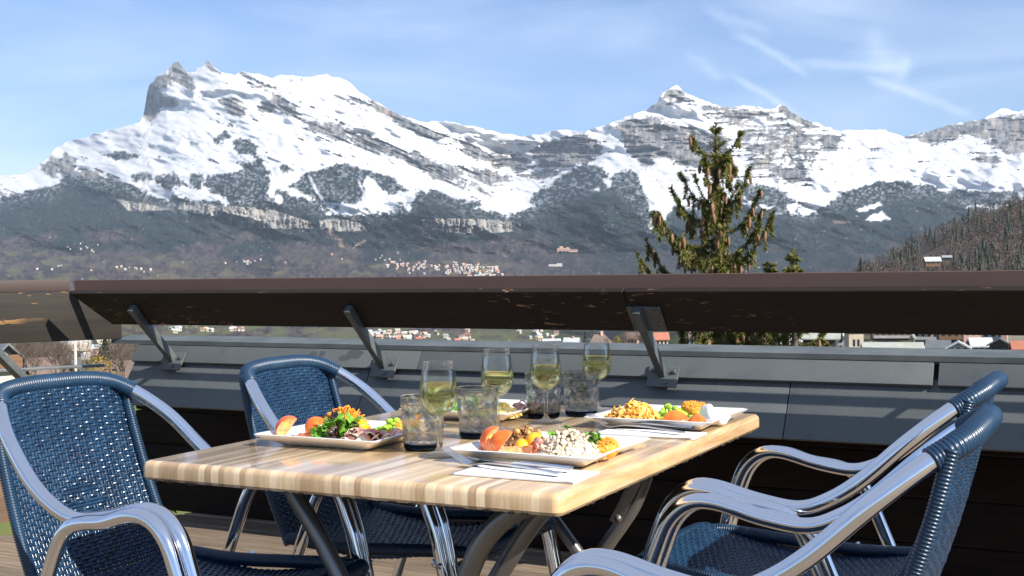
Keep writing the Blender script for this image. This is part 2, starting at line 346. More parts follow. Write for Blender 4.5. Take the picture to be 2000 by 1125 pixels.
# parapet: dark boards below, grey cement courses leaning back above
SD = Vector((0, .545, .839)); SN = Vector((0, -.839, .545))       # up the slope, out of the slope
def sp(z, off=0): return Vector((0, 3.90 + (z - .70) / 1.54, z)) + SN * off
def course(name, par, xa, xb, z0, z1, off, th=.012, mt='slate', z0b=None):
    a, b = sp(z0, off), sp(z1, off); mb = MB()
    mb.box((0, 0, 0), (xb - xa, (b - a).length, th), None, 0, .0025)
    o = mb.build(name, M[mt], par, angle=40); c = (a + b) / 2 - SN * th / 2
    o.matrix_local = Matrix.Translation(((xa + xb) / 2, c.y, c.z)) @ Matrix((Vector((1, 0, 0)), SD, SN)).transposed().to_4x4(); return o
par = thing('parapet_wall', 'low parapet of dark boards clad in sloping grey cement courses behind the table', 'wall', (0, 4.2, 0))
def pl_(o): o.location = o.location - Vector((0, 4.2, 0)); return o
for i in range(4):
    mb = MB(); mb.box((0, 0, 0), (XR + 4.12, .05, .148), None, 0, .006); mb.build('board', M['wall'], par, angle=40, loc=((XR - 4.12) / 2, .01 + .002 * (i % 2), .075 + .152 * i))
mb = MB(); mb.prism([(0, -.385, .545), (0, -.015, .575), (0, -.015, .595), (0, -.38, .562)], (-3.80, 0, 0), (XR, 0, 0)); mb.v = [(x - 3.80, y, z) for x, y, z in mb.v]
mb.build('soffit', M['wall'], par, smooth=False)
XL = -3.843
js = [XL, -2.62, -1.915, -.985, .9, 2.8, XR]
for a, b in zip(js[:-1], js[1:]): pl_(course('lower_panel', par, a + .0015, b - .0015, .535, .725, 0))
js = [XL, -2.40, -.535, 1.6, 3.2, XR]
for a, b in zip(js[:-1], js[1:]): pl_(course('upper_panel', par, a + (.008 if a == -.535 else .001), b - (.008 if b == -.535 else .001), .700, .778, .020, .016))
mb = MB(); mb.prism([(0, 3.925, .780), (0, 3.925, .797), (0, 4.06, .812), (0, 4.06, .80)], (-4.0, 0, 0), (XR, 0, 0)); mb.v = [(x - 4.0, y - 4.2, z) for x, y, z in mb.v]
mb.build('coping', M['coping'], par, smooth=False)
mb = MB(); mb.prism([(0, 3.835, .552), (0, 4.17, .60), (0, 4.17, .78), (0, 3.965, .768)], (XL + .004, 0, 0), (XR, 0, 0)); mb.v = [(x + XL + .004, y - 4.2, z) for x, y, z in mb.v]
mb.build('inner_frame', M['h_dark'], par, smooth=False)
# damp stains on the cement
def stain(par, x, z, rx, rz, seed, off=.0008):
    rr = random.Random(seed); n = 18; c = sp(z, off + (.020 if z > .70 else 0)); mb = MB(); pts = [(0, 0, 0)]
    for k in range(n):
        a = 2 * PI * k / n; q = rr.uniform(.8, 1.15); pts.append((rx * q * math.cos(a), 0, 0)); pts[-1] = Vector((1, 0, 0)) * rx * q * math.cos(a) + SD * rz * q * math.sin(a)
    mb.add(pts, [(0, k + 1, (k + 1) % n + 1) for k in range(n)])
    mb.build('stain', M['stain'], par, loc=(x, c.y - 4.2, c.z))
for i, (x, z, rx, rz) in enumerate([(-2.90, .745, .018, .014), (-2.855, .748, .014, .013), (-2.70, .752, .035, .022), (-2.74, .735, .028, .014), (-2.52, .728, .013, .007), (-2.56, .624, .014, .012), (-2.66, .665, .03, .009), (-1.86, .745, .012, .006)]): stain(par, x, z, rx, rz, i)

# leaning railing
rail = thing('terrace_railing', 'long dark brown railing board with brown cap leaning inward over the grey parapet', 'railing', (0, 3.9, .7))
def rl(p): p = Vector(p); return (p.x, p.y - 3.9, p.z - .7)
def rprism(name, poly, xa, xb, mt, par=rail, slant=0):
    mb = MB(); P = [rl((xa, y, z)) for y, z in poly]; mb.prism(P, (xa, 0, 0), (xb, 0, 0))
    if slant: mb.v = [(x - slant * (z + .7 - .873) / .133 if x < xa + .01 else x, y, z) for x, y, z in mb.v]
    me = mb.mesh(name, M[mt], smooth=False); o = link(name, me, par)
    bm = bmesh.new(); bm.from_mesh(me); bmesh.ops.recalc_face_normals(bm, faces=bm.faces[:]); bmesh.ops.bevel(bm, geom=[e for e in bm.edges if e.calc_face_angle(0) > .5], offset=.002, segments=1, affect='EDGES'); bm.to_mesh(me); bm.free(); return o
BB = (3.737, .873); BT = (3.618, 1.006); bn = (.745, .667); TH = .021
brd = [BB, BT, (BT[0] + bn[0] * TH, BT[1] + bn[1] * TH), (BB[0] + bn[0] * TH, BB[1] + bn[1] * TH)]
rprism('board', brd, -3.80, -1.455, 'board', slant=.115); rprism('board', brd, -1.450, XR, 'board')
cp = [(3.739, 1.0065), (3.739, 1.0615), (3.753, 1.0615), (3.753, 1.0065)]
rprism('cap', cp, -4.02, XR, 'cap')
for x in (-3.2, -.1, 2.2): rprism('cap_support', [(3.645, .995), (3.655, 1.004), (3.741, 1.010), (3.745, 1.003)], x, x + .03, 'bracket')
for i, x in enumerate((-3.605, -2.545, -1.418, .78)):
    mb = MB(); mb.bar(rl((x, 3.907, .700)), rl((x, 3.650, .948)), .036, .026, (1, 0, 0), 0, .003)
    br = mb.build('bracket', M['bracket'], rail, angle=40)
    c = sp(.700, .026); mb = MB(); mb.box((0, 0, 0), (.108, .084, .009), None, 0, .002); o = mb.build('base_plate', M['bracket'], br, angle=40)
    R4 = Matrix((Vector((1, 0, 0)), SD, SN)).transposed().to_4x4(); o.matrix_local = Matrix.Translation(rl((x + .004, c.y, c.z))) @ R4
    for dx, dy in ((-.036, .018), (.040, .014), (.012, -.028)):
        mb = MB(); mb.lathe([(.011, 0), (.011, .002), (.0075, .0022), (.0075, .008), (.004, .010), (0, .010)], 6); o = mb.build('bolt', M['bolt'], br, angle=40)
        p = c + SN * .0045 + SD * dy; o.matrix_local = Matrix.Translation(rl((x + .004 + dx, p.y, p.z))) @ R4
    for h in (.86, .93):
        mb = MB(); mb.lathe([(.007, 0), (.007, .003), (0, .005)], 8); o = mb.build('bolt', M['bolt'], br, angle=40); d = Vector((0, -.257, .248)).normalized(); nn = Vector((0, -.694, -.72))
        p = Vector((x, 3.907, .70)) + d * (.357 * h) + nn * .013; o.matrix_local = Matrix.Translation(rl(p)) @ Matrix((Vector((1, 0, 0)), d, nn)).transposed().to_4x4()
    if x == -1.418:
        pd = Vector((0, BT[0] - BB[0], BT[1] - BB[1])).normalized(); pn = Vector((0, -bn[0], -bn[1]))
        mb = MB(); mb.box((0, 0, 0), (.115, .105, .006), None, 0, .0015); o = mb.build('joint_plate', M['bracket'], br, angle=40)
        p = Vector((x + .018, BB[0], BB[1])) + pd * .062 + pn * .0035; o.matrix_local = Matrix.Translation(rl(p)) @ Matrix((Vector((1, 0, 0)), pd, -pn)).transposed().to_4x4()
        for dx, dy in ((-.04, .03), (.042, .032), (.042, -.02)):
            mb = MB(); mb.lathe([(.009, 0), (.009, .004), (0, .007)], 8); o2 = mb.build('bolt', M['bolt'], br, angle=40); q = p + pn * .003 + pd * dy + Vector((dx, 0, 0)); o2.matrix_local = Matrix.Translation(rl(q)) @ Matrix((Vector((1, 0, 0)), -pd, pn)).transposed().to_4x4()
# left railing, turning towards the viewer
lr = thing('side_railing', 'shorter faded railing of worn boards turning towards the viewer at the left corner', 'railing', (LP.x, LP.y, 0))
def lbar(name, t0, t1, z0, z1, th, off, mt, bev=.003):
    mb = MB(); L = t1 - t0; mb.box((0, 0, 0), (L, th, z1 - z0), None, 0, bev); o = mb.build(name, M[mt], lr, angle=40)
    p = LU * ((t0 + t1) / 2) + LN * off; o.location = (p.x, p.y, (z0 + z1) / 2); o.rotation_euler = (0, 0, math.atan2(LU.y, LU.x)); return o
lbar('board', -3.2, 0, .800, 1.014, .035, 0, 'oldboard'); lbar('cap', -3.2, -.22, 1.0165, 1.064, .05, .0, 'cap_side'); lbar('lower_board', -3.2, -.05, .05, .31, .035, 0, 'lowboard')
lbar('flat_bar', -1.1, -.10, .688, .700, .045, .10, 'bracket', .002)
for t in (-2.6, -1.3): lbar('post', t - .03, t + .03, -.3, 1.0, .06, -.055, 'bracket')
a = at_range(58, 752, 4.95) - np.array(LP); b = at_range(-40, 655, 4.80) - np.array(LP)
mb = MB(); mb.bar(a, b, .04, .026, (0, 0, 1), 0, .003); mb.build('bracket', M['bracket'], lr, angle=40)

# ------------------------------------------------------------------ table
TX0, TX1, TY0, TY1, TZ = -1.602, -.761, 1.636, 2.738, .74
TC = Vector(((TX0 + TX1) / 2, (TY0 + TY1) / 2, 0))
tbl = thing('dining_table', 'rectangular striped wood laminate table laid with plates and glasses of wine', 'table', TC)
def table_top():
    W = (TX1 - TX0) / 2; D = (TY1 - TY0) / 2; R = .016; ns = 6; ring = []
    prof = [(-.010, -.035), (-.004, -.0345), (0, -.029), (0, -.011), (-.0015, -.006), (-.005, -.002), (-.011, 0)]
    mb = MB(); n = 4 * (ns + 1)
    for off, z in prof:
        for cx, cy, a0 in ((1, 1, 0), (-1, 1, 90), (-1, -1, 180), (1, -1, 270)):
            for k in range(ns + 1):
                a = math.radians(a0 + 90 * k / ns); mb.v.append((cx * (W - R) + (R + off) * math.cos(a), cy * (D - R) + (R + off) * math.sin(a), TZ + z))
    N = len(prof)
    for j in range(N - 1):
        for k in range(n): mb.f.append((j * n + k, j * n + (k + 1) % n, (j + 1) * n + (k + 1) % n, (j + 1) * n + k)); mb.m.append(0)
    mb.f.append(tuple((N - 1) * n + k for k in range(n))); mb.m.append(0); mb.f.append(tuple(range(n))[::-1]); mb.m.append(1)
    return mb.build('tabletop', [M['tabletop'], M['tableunder']], tbl, angle=35)
tt = table_top()
rr = random.Random(2); mb = MB(); W = (TX1 - TX0) / 2; D = (TY1 - TY0) / 2      # chipped lower edge
for k in range(90):
    u = rr.uniform(-1, 1); front = rr.random() < .45
    c = (u * (W - .03), -D + rr.uniform(.003, .006), TZ - .0345) if front else (W - rr.uniform(.003, .006), u * (D - .03), TZ - .0345)
    lump(mb, c, (rr.uniform(.004, .011), rr.uniform(.002, .003), rr.uniform(.0015, .004)) if front else (rr.uniform(.002, .003), rr.uniform(.004, .011), rr.uniform(.0015, .004)), 1, .3, rr)
o = mb.build('chipped_edge', M['tableunder'], tt); o['kind'] = 'stuff'
def tl(p): return Vector(p) - TC
def leg(pts, r=.0165, name='leg'):
    mb = MB(); mb.tube(spline([tl(p) for p in pts], 8), r, 14); o = mb.build(name, M['legsteel'], tbl)
    e = Vector(pts[-1]); f = MB(); f.lathe([(r + .004, 0), (r + .004, .02), (r, .024)], 14, tl((e.x, e.y, 0))); f.build('foot_cap', M['foot'], o); return o
leg([(-1.40, 1.80, .700), (-1.392, 1.80, .685), (-1.372, 1.80, .655), (-1.33, 1.80, .600), (-1.285, 1.80, .530), (-1.12, 1.80, .27), (-.95, 1.80, .012)])
leg([(-.835, 1.78, .702), (-.875, 1.78, .692), (-.925, 1.78, .668), (-.968, 1.78, .625), (-.997, 1.78, .573), (-1.022, 1.78, .50), (-1.10, 1.78, .25), (-1.175, 1.78, .012)], .0185)
leg([(-.84, 1.835, .702), (-.90, 1.835, .655), (-.985, 1.835, .53), (-1.14, 1.835, .27), (-1.30, 1.835, .012)], .0165)
leg([(-1.40, 2.60, .700), (-1.392, 2.60, .685), (-1.372, 2.60, .655), (-1.32, 2.60, .590), (-1.215, 2.60, .47), (-1.07, 2.60, .29), (-.86, 2.60, .012)], .0145)
D_ = leg([(-.92, 2.50, .702), (-.94, 2.50, .66), (-.962, 2.50, .60), (-.985, 2.50, .55), (-1.015, 2.50, .505), (-1.06, 2.50, .44), (-1.16, 2.50, .27), (-1.30, 2.50, .012)], .0165)
mb = MB(); mb.bar(tl((-.925, 2.465, .69)), tl((-1.02, 2.475, .515)), .026, .007, (0, 1, 0), 0, .002); mb.build('brace_plate', M['legsteel'], tbl, angle=40)
mb = MB(); mb.lathe([(.009, 0), (.009, .005), (0, .008)], 10); o = mb.build('bolt', M['bolt'], tbl); o.location = tl((-1.008, 2.468, .528)); o.rotation_euler = (PI / 2, 0, 0)
for y in (1.80, 2.55):
    mb = MB(); mb.box(tl((-1.175, y, .6965)), (.70, .05, .014), None, 0, .002); mb.build('mounting_rail', M['legsteel'], tbl, angle=40)
mb = MB(); mb.tube([tl((-1.12, 1.81, .27)), tl((-1.09, 2.55, .28))], .011, 10); mb.build('stretcher', M['legsteel'], tbl)

# ------------------------------------------------------------------ chairs (front = +x, x = 0 under the rear of the hoop minus .33)
U0 = .33
def U(u, y, z): return Vector((u - U0, y, z))
HALF = [(.000, 0, .861), (.001, .06, .8605), (.006, .115, .856), (.020, .149, .847), (.048, .172, .829), (.084, .195, .801), (.125, .213, .766), (.190, .226, .706), (.245, .229, .668), (.300, .228, .648), (.375, .226, .656), (.455, .227, .675), (.502, .227, .671), (.538, .227, .642), (.560, .227, .595), (.585, .228, .512), (.635, .232, .26), (.685, .236, .012)]
def chair_proto():
    ch = thing('armchair', 'x', 'chair')
    full = [U(u, -y, z) for u, y, z in HALF[::-1]] + [U(u, y, z) for u, y, z in HALF[1:]]
    pts = resample(spline(full, 8), .012); mb = MB(); mb.tube(pts, .0139, 16); hoop = mb.build('arm_hoop', M['alu'], ch)
    top = [U(u, -y, z) for u, y, z in HALF[4::-1]] + [U(u, y, z) for u, y, z in HALF[1:5]]
    mb = MB(); ridged(mb, spline(top, 10), .0168, .0058, .0012, 14); mb.build('top_wrap', M['wrap'], ch)
    for s in (-1, 1):
        y = .255 * s
        loop = [U(.055, y * 1.04, .012), U(.175, y, .335), U(.262, y, .55), U(.287, y, .606), U(.310, y, .636), U(.345, y, .649), U(.40, y, .656), U(.455, y, .671), U(.500, y, .667), U(.534, y, .638), U(.556, y, .59), U(.581, y, .508), U(.631, y * 1.015, .26), U(.681, y * 1.03, .012)]
        mb = MB(); mb.tube(resample(spline(loop, 8), .012), .0135, 14); lf = mb.build('leg_loop', M['alu'], ch)
        for u, yy in ((.055, y * 1.04), (.685, y * .985)):
            f = MB(); f.lathe([(.019 if u > .5 else .0165, 0), (.0165, .024), (.0148, .026)], 14, U(u - .001, yy, 0)); f.build('rubber_foot', M['foot'], lf)
        f = MB(); f.lathe([(.006, 0), (.006, .003), (0, .005)], 10); o = f.build('rivet', M['alu'], lf); o.location = U(.588, y + s * .013, .49); o.rotation_euler = (-s * PI / 2, 0, 0)
        # wrapped side cord of the back and of the seat
        e = [U(.022, .168 * s, .846), U(.050, .173 * s, .74), U(.098, .178 * s, .60), U(.145, .183 * s, .500), U(.158, .185 * s, .478)]
        mb = MB(); ridged(mb, spline(e, 10), .0105, .0052, .0011, 10); mb.build('back_edge', M['wrap'], ch)
        e = [U(.158, .188 * s, .492), U(.30, .194 * s, .486), U(.45, .196 * s, .494), U(.575, .194 * s, .502), U(.622, .180 * s, .498)]
        mb = MB(); ridged(mb, spline(e, 10), .013, .0052, .0010, 10); mb.build('seat_edge', M['wrap'], ch)
    # front roll of the seat
    e = [U(.615, -.195, .498), U(.628, -.15, .502), U(.632, 0, .503), U(.628, .15, .502), U(.615, .195, .498)]
    mb = MB(); ridged(mb, spline(e, 12), .017, .0056, .0011, 12); mb.build('seat_edge', M['wrap'], ch)
    for u, z in ((.30, .452), (.57, .462)):
        mb = MB(); mb.tube([U(u, -.256, z + .03), U(u, -.2, z), U(u, .2, z), U(u, .256, z + .03)], .010, 10); mb.build('stretcher', M['alu'], ch)
    mb = MB(); mb.tube([U(.135, -.262, .225), U(.135, .262, .225)], .008, 10); mb.build('stretcher', M['alu'], ch)
    # woven panels: real strands over and under
    def weave(name, fn, L, ds, dr, w, th, amp, motif=None):
        V = []; F = []; rows = int(L / dr); rs = np.random.RandomState(4)
        CS = [(math.cos(a) * w, math.sin(a) * th) for a in [2 * PI * k / 6 for k in range(6)]]
        def sheet(coords, ph, along_s):
            o = len(V); n = len(coords)
            for (s, t), q in zip(coords, ph):
                P, N, ts, tt_ = fn(s, t); side = tt_ if along_s else ts
                for a, b in CS: V.append(P + side * (a * (1 if along_s else 1.08)) + N * (q * amp + b))
            for i in range(n - 1):
                for k in range(6): F.append((o + i * 6 + k, o + i * 6 + (k + 1) % 6, o + (i + 1) * 6 + (k + 1) % 6, o + (i + 1) * 6 + k))
        for r in range(rows):
            t = (r + .5) * dr / L; hw = fn.hw(t); n = int(2 * hw / ds * 5); j = rs.uniform(-.22, .22)
            ss = [-hw + 2 * hw * i / n for i in range(n + 1)]; ph = []
            for s in ss:
                p = math.cos(PI * s / ds + PI * (r % 2)); p = max(-1, min(1, p * 1.5))
                if motif and motif(s, t, r): p = 1.9
                ph.append(p * (1 + .18 * math.sin(s * 60 + r * 2.3)) + .10 * math.sin(s * 40 + r))
            sheet([(s, t + j * dr / L * .5) for s in ss], ph, True)
        k0 = int(fn.hw(.5) / ds)
        for k in range(-k0, k0 + 1):
            for q in (-.0040, .0040):
                s0 = k * ds + q; n = rows * 2; cs = [(s0, i / n) for i in range(n + 1)]
                sheet([c for c in cs if abs(c[0]) < fn.hw(c[1])], [-.0 for c in cs], False)
        return link(name, np_mesh(name, V, F, M['rattan']), ch)
    bp = [(.022, .852), (.045, .74), (.093, .60), (.138, .505), (.150, .485)]
    bs = resample(spline([(u, 0, z) for u, z in bp], 10), .004); Lb = .004 * len(bs)
    def back(s, t):
        f = min(max(t, 0), .999) * (len(bs) - 1); i = int(f); p = bs[i].lerp(bs[i + 1], f - i); d = (bs[i + 1] - bs[i]).normalized()
        N = Vector((-d.z, 0, d.x)); N = N if N.x > 0 else -N
        c = -.012 * math.cos(s / .18 * PI / 2); arch = -.018 * (abs(s) / .168) ** 3 * (1 - t) ** 3
        return Vector((p.x - U0, s, p.z + arch)) + N * c, N, Vector((0, 1, 0)), d
    back.hw = lambda t: .165 + .017 * t
    def motif(s, t, r):
        a, b = s / .0165, (t - .60) * Lb / .017
        if abs(a) + abs(b) * 1.15 > 4.2: return False
        return (math.floor(a + .5) + math.floor(b + .5)) % 2 == 0
    weave('backrest', back, Lb, .0170, .0075, .0036, .0014, .0017, motif)
    sq = [(.152, .494), (.26, .476), (.38, .470), (.50, .486), (.58, .504), (.620, .515), (.642, .503), (.645, .485)]
    ss_ = resample(spline([(u, 0, z) for u, z in sq], 10), .004); Ls = .004 * len(ss_)
    def seat(s, t):
        f = min(max(t, 0), .999) * (len(ss_) - 1); i = int(f); p = ss_[i].lerp(ss_[i + 1], f - i); d = (ss_[i + 1] - ss_[i]).normalized()
        N = Vector((-d.z, 0, d.x)); N = N if N.z > 0 or d.z < -.8 else -N
        if d.z < -.5: N = Vector((1, 0, .3)).normalized()
        return Vector((p.x - U0, s, p.z - .008 * math.cos(s / .19 * PI / 2) * (1 - t))), N, Vector((0, 1, 0)), d
    seat.hw = lambda t: .186 + .008 * math.sin(t * PI) - (.02 * max(0, t - .85) / .15)
    weave('seat', seat, Ls, .0170, .0076, .0037, .0014, .0017)
    return ch
chair = chair_proto()
CH = [(-1.960 + U0, 1.765, 0, 'blue woven armchair at the left front of the table, its whole back in view'),
      (-1.820 + U0, 2.330, math.radians(1.0), 'blue woven armchair at the far left side of the table, beyond the ham plate'),
      (-.178 - U0, 1.765, PI, 'blue woven armchair on the right nearest the viewer, arm at the bottom edge'),
      (-.222 - U0, 2.365, PI + math.radians(-1.0), 'blue woven armchair on the right second from the viewer, seat seen under its arm')]
for i, (x, y, rz, lab) in enumerate(CH):
    o = chair if i == 0 else copy_tree(chair)
    o.location = (x, y, 0); o.rotation_euler = (0, 0, rz); tag(o, lab, 'chair', 'armchairs around the table')
# ------------------------------------------------------------------ tableware
def make_plate():
    mb = MB(); ns = 8; W, D = .141, .137
    prof = [(-.062, .0), (-.040, .0), (-.036, .002), (-.012, .014), (0, .0215), (.001, .0235), (-.0015, .0245), (-.012, .0195), (-.036, .0085), (-.046, .0060)]
    n = 4 * (ns + 1) + 4 * 8
    for off, z in prof:
        pts = []
        for cx, cy, a0 in ((1, 1, 0), (-1, 1, 90), (-1, -1, 180), (1, -1, 270)):
            R = .012
            for k in range(ns + 1):
                a = math.radians(a0 + 90 * k / ns); pts.append((cx * (W + off - R) + R * math.cos(a), cy * (D + off - R) + R * math.sin(a)))
            x0, y0 = pts[-1]
            nx, ny = {(1, 1): (-1, 1), (-1, 1): (-1, -1), (-1, -1): (1, -1), (1, -1): (1, 1)}[(cx, cy)]
            b = math.radians(a0 + 90); x1, y1 = nx * (W + off - R) + R * math.cos(b), ny * (D + off - R) + R * math.sin(b)
            for k in range(1, 9):
                t = k / 9; s = math.sin(PI * t) * .005; dx, dy = (0, -ny) if abs(x1 - x0) > abs(y1 - y0) else (-nx, 0)
                dx, dy = (0, -1 if y0 > 0 else 1) if abs(x1 - x0) > abs(y1 - y0) else (-1 if x0 > 0 else 1, 0)
                pts.append((x0 + (x1 - x0) * t + dx * s, y0 + (y1 - y0) * t + dy * s))
        mb.v += [(x, y, z) for x, y in pts]
    for j in range(len(prof) - 1):
        for k in range(n): mb.f.append((j * n + k, j * n + (k + 1) % n, (j + 1) * n + (k + 1) % n, (j + 1) * n + k)); mb.m.append(0)
    mb.f.append(tuple(range(n))[::-1]); mb.f.append(tuple((len(prof) - 1) * n + k for k in range(n))); mb.m += [0, 0]
    return mb.mesh('plate', M['china'], angle=50)
pm = make_plate()
PL = [(-1.385, 1.995, 'white square plate with ham, salad leaves and tomato at the near left of the table'),
      (-.932, 1.968, 'white square plate with a cream pasta heap at the near right corner'),
      (-.897, 2.485, 'white square plate with orange pasta and white cheese at the far right'),
      (-1.352, 2.468, 'white square plate with yellow egg and ham, half hidden behind the glasses')]
PZ = TZ + .0005
for x, y, lab in PL:
    o = link('plate', pm, None, (x, y, PZ)); tag(o, lab, 'plate', 'dinner plates on the table')
# wine glasses
def glass_mesh():
    out = [(.0055, .070), (.010, .0725), (.020, .078), (.028, .086), (.0335, .098), (.0352, .110), (.0347, .122), (.0330, .138), (.0305, .155), (.0278, .172)]
    inn = [(r - .0011, z) for r, z in out[::-1]]; inn = [(r, max(z, .0745)) for r, z in inn][:-1] + [(.004, .0742), (0, .0742)]
    b = MB(); b.lathe(out + [(.0272, .1728)] + inn, 40, cap=False); bowl = b.mesh('bowl', M['glass'])
    s = MB(); s.lathe([(0, 0), (.037, 0), (.038, .0012), (.036, .0024), (.022, .0048), (.010, .0085), (.0052, .014), (.0042, .024), (.0041, .050), (.0046, .062), (.0056, .0705), (0, .0735)], 36); stem = s.mesh('stem', M['stem'])
    return bowl, stem
gb, gs = glass_mesh()
def wine_mesh(h):
    pr = [(.004, .0746), (.010, .0758), (.0195, .0806), (.0268, .0877), (.0322, .0985), (.0339, .110), (.0334, .122), (.0317, .138)]
    q = [(r - .0002, z) for r, z in pr if z < h - .002]; rt = np.interp(h, [z for r, z in pr], [r for r, z in pr]) - .0002
    mb = MB(); mb.lathe([(0, .0744)] + q + [(rt, h), (rt - .001, h - .0006), (0, h - .0006)], 40); return mb
WG = [(-1.123, 1.893, .1335, 'wine glass nearest the viewer, in front of the left tumbler, with pale wine'),
      (-1.150, 2.402, .127, 'wine glass in front of the two far smoky tumblers'),
      (-1.188, 2.245, .1235, 'wine glass standing just behind the near right tumbler, its foot hidden'),
      (-1.135, 2.655, .131, 'wine glass farthest from the viewer, behind the back right tumbler')]
WL = ['white wine filling over half of the glass nearest the viewer', 'white wine in the glass in front of the two back tumblers', 'white wine in the glass just behind the near right tumbler', 'white wine in the glass farthest from the viewer']
for (x, y, h, lab), wl in zip(WG, WL):
    g = thing('wine_glass', lab, 'wine glass', (x, y, PZ), 0, 'wine glasses on the table')
    link('bowl', gb, g); link('stem', gs, g)
    o = wine_mesh(h).build('white_wine', M['wine'], None, loc=(x, y, PZ)); tag(o, wl, 'wine', 'wine in the glasses')
# tumblers with a cut diamond pattern
def tumbler_meshes():
    n = 108; H = .101
    def R(z): return .0372 + .0058 * (z / H)
    def fac(z, a):
        if z > .088 or z < .016: return 0
        u = a / (2 * PI) * 8; v = z / .0245; row = math.floor(v); w = ((u + (row % 2) * .5) % 1) - .5; q = (v % 1) - .5
        k = max(0, 1 - (abs(w) * 1.9 + abs(q) * 1.9)); return -.0065 * k
    zs = [.0135 + (H - .0135) * i / 66 for i in range(67)]
    b = MB(); b.lathe([(R(z), z) for z in zs] + [(R(H) - .0012, H + .001), (R(H) - .0024, H)] + [(R(z) - .0040, z) for z in zs[::-1] if z > .020] + [(.028, .0205), (0, .0195)], n, cap=False, fn=lambda r, z, a: r + (fac(z, a) if abs(r - R(z)) < 1e-4 else 0))
    b.lathe([(0, .0138), (R(.0135), .0135)], n, cap=False)
    body = b.mesh('body', M['tumbler'], smooth=True, angle=6)
    s = MB(); s.lathe([(0, .001), (.030, .0004), (.0345, .0016), (.0362, .005), (.0368, .0131), (0, .0131)], n); base = s.mesh('base', M['tumbler_base']); return body, base
tb, tbs = tumbler_meshes()
for x, y, rz, lab in [(-1.193, 1.952, .2, 'smoky cut tumbler left of the nearest wine glass'), (-1.177, 2.137, .6, 'smoky cut tumbler to the right of the nearest wine glass'),
                      (-1.193, 2.480, 1.0, 'smoky cut tumbler at the back, behind the middle wine glass'), (-1.130, 2.548, 1.5, 'smoky cut tumbler at the back beside the far right plate')]:
    g = thing('tumbler', lab, 'tumbler', (x, y, PZ), rz, 'tumblers on the table'); link('body', tb, g); link('base', tbs, g)
# napkins
def napkin(x0, x1, y0, y1, seed, lab):
    rr = random.Random(seed); cx, cy = (x0 + x1) / 2, (y0 + y1) / 2; mb = MB()
    for lay in range(3):
        z0 = .0006 + lay * .0013; ox, oy = rr.uniform(-.0015, .0015), rr.uniform(-.0015, .0015)
        def fn(u, v): return ((u - .5) * (x1 - x0) + ox, (v - .5) * (y1 - y0) + oy, z0 + .0010 * math.sin(u * 7 + seed + lay) * v + .0018 * (u ** 6) * (lay > 0))
        mb.grid(fn, 24, 10)
    me = mb.mesh('napkin', M['napkin']); o = link('napkin', me, None, (cx, cy, PZ)); md = o.modifiers.new('s', 'SOLIDIFY'); md.thickness = .0008; tag(o, lab, 'napkin', 'folded napkins under cutlery')
napkin(-1.0, -.777, 1.722, 1.826, 1, 'folded white paper napkin under the fork and knife at the near edge of the table')
napkin(-.980, -.766, 2.266, 2.352, 2, 'folded white paper napkin under the cutlery between the two right plates')
# cutlery, lying along a line from tip to handle end
def fork_mesh():
    mb = MB(); L = .225
    def bar(x0, x1, w0, w1, zf, n=10, th=.0016, y0=0.0, y1=0.0):
        P = []; F = []
        for i in range(n + 1):
            t = i / n; x = x0 + (x1 - x0) * t; w = w0 + (w1 - w0) * t; y = y0 + (y1 - y0) * t; z = zf(x)
            P += [(x, y - w / 2, z), (x, y + w / 2, z), (x, y + w / 2, z + th), (x, y - w / 2, z + th)]
        for i in range(n):
            for k in range(4): F.append((i * 4 + k, i * 4 + (k + 1) % 4, i * 4 + 4 + (k + 1) % 4, i * 4 + 4 + k))
        F += [(3, 2, 1, 0), (n * 4, n * 4 + 1, n * 4 + 2, n * 4 + 3)]; mb.add(P, F)
    def z(x): return .0065 + .020 * max(0, (.065 - x) / .065) ** 1.5 * (1 if x < .065 else 0) + .004 * math.sin(max(0, min(1, (x - .05) / .17)) * PI) - .004 * math.exp(-((x - .055) / .018) ** 2)
    for k in range(4): bar(.0, .045, .0013, .0026, z, 8, .0016, -.0090 + k * .0060, -.0093 + k * .0062)
    bar(.044, .064, .0225, .018, z, 6); bar(.064, .085, .018, .007, z, 6); bar(.085, L - .03, .0068, .0115, z, 12, .0022); bar(L - .03, L, .0115, .012, z, 4, .0026)
    return mb.mesh('fork', M['steel'], angle=40)
def knife_mesh():
    mb = MB(); P = []; F = []; n = 26; L = .225
    for i in range(n + 1):
        t = i / n; x = L * t
        if t < .5: w = .021 * math.sin(min(1, t / .18) * PI / 2) ** .8 + .001 - .006 * max(0, (t - .3) / .2); th = .0014
        else: w = .0105 + .0025 * (t - .5); th = .0035
        yo = .002 if t < .5 else 0; zz = .0085 + .006 * max(0, .25 - t)
        P += [(x, yo - w / 2, zz), (x, yo + w / 2, zz + .001), (x, yo + w / 2, zz + th + .001), (x, yo - w / 2, zz + th)]
    for i in range(n):
        for k in range(4): F.append((i * 4 + k, i * 4 + (k + 1) % 4, i * 4 + 4 + (k + 1) % 4, i * 4 + 4 + k))
    F += [(3, 2, 1, 0), (n * 4, n * 4 + 1, n * 4 + 2, n * 4 + 3)]; mb.add(P, F); return mb.mesh('knife', M['steel'], angle=40)
fm, km = fork_mesh(), knife_mesh()
def lay(me, name, tip, end, lab, grp, dz=0, tilt=0):
    d = Vector((end[0] - tip[0], end[1] - tip[1], 0)); o = link(name, me, None, (tip[0], tip[1], PZ + .002 + dz)); o.rotation_euler = (tilt, 0, math.atan2(d.y, d.x)); s = d.length / .225; o.scale = (s, 1, 1); tag(o, lab, name, grp)
lay(fm, 'fork', (-1.065, 1.812), (-.815, 1.752), 'steel fork on the napkin at the near edge, its tines raised', 'forks on the napkins')
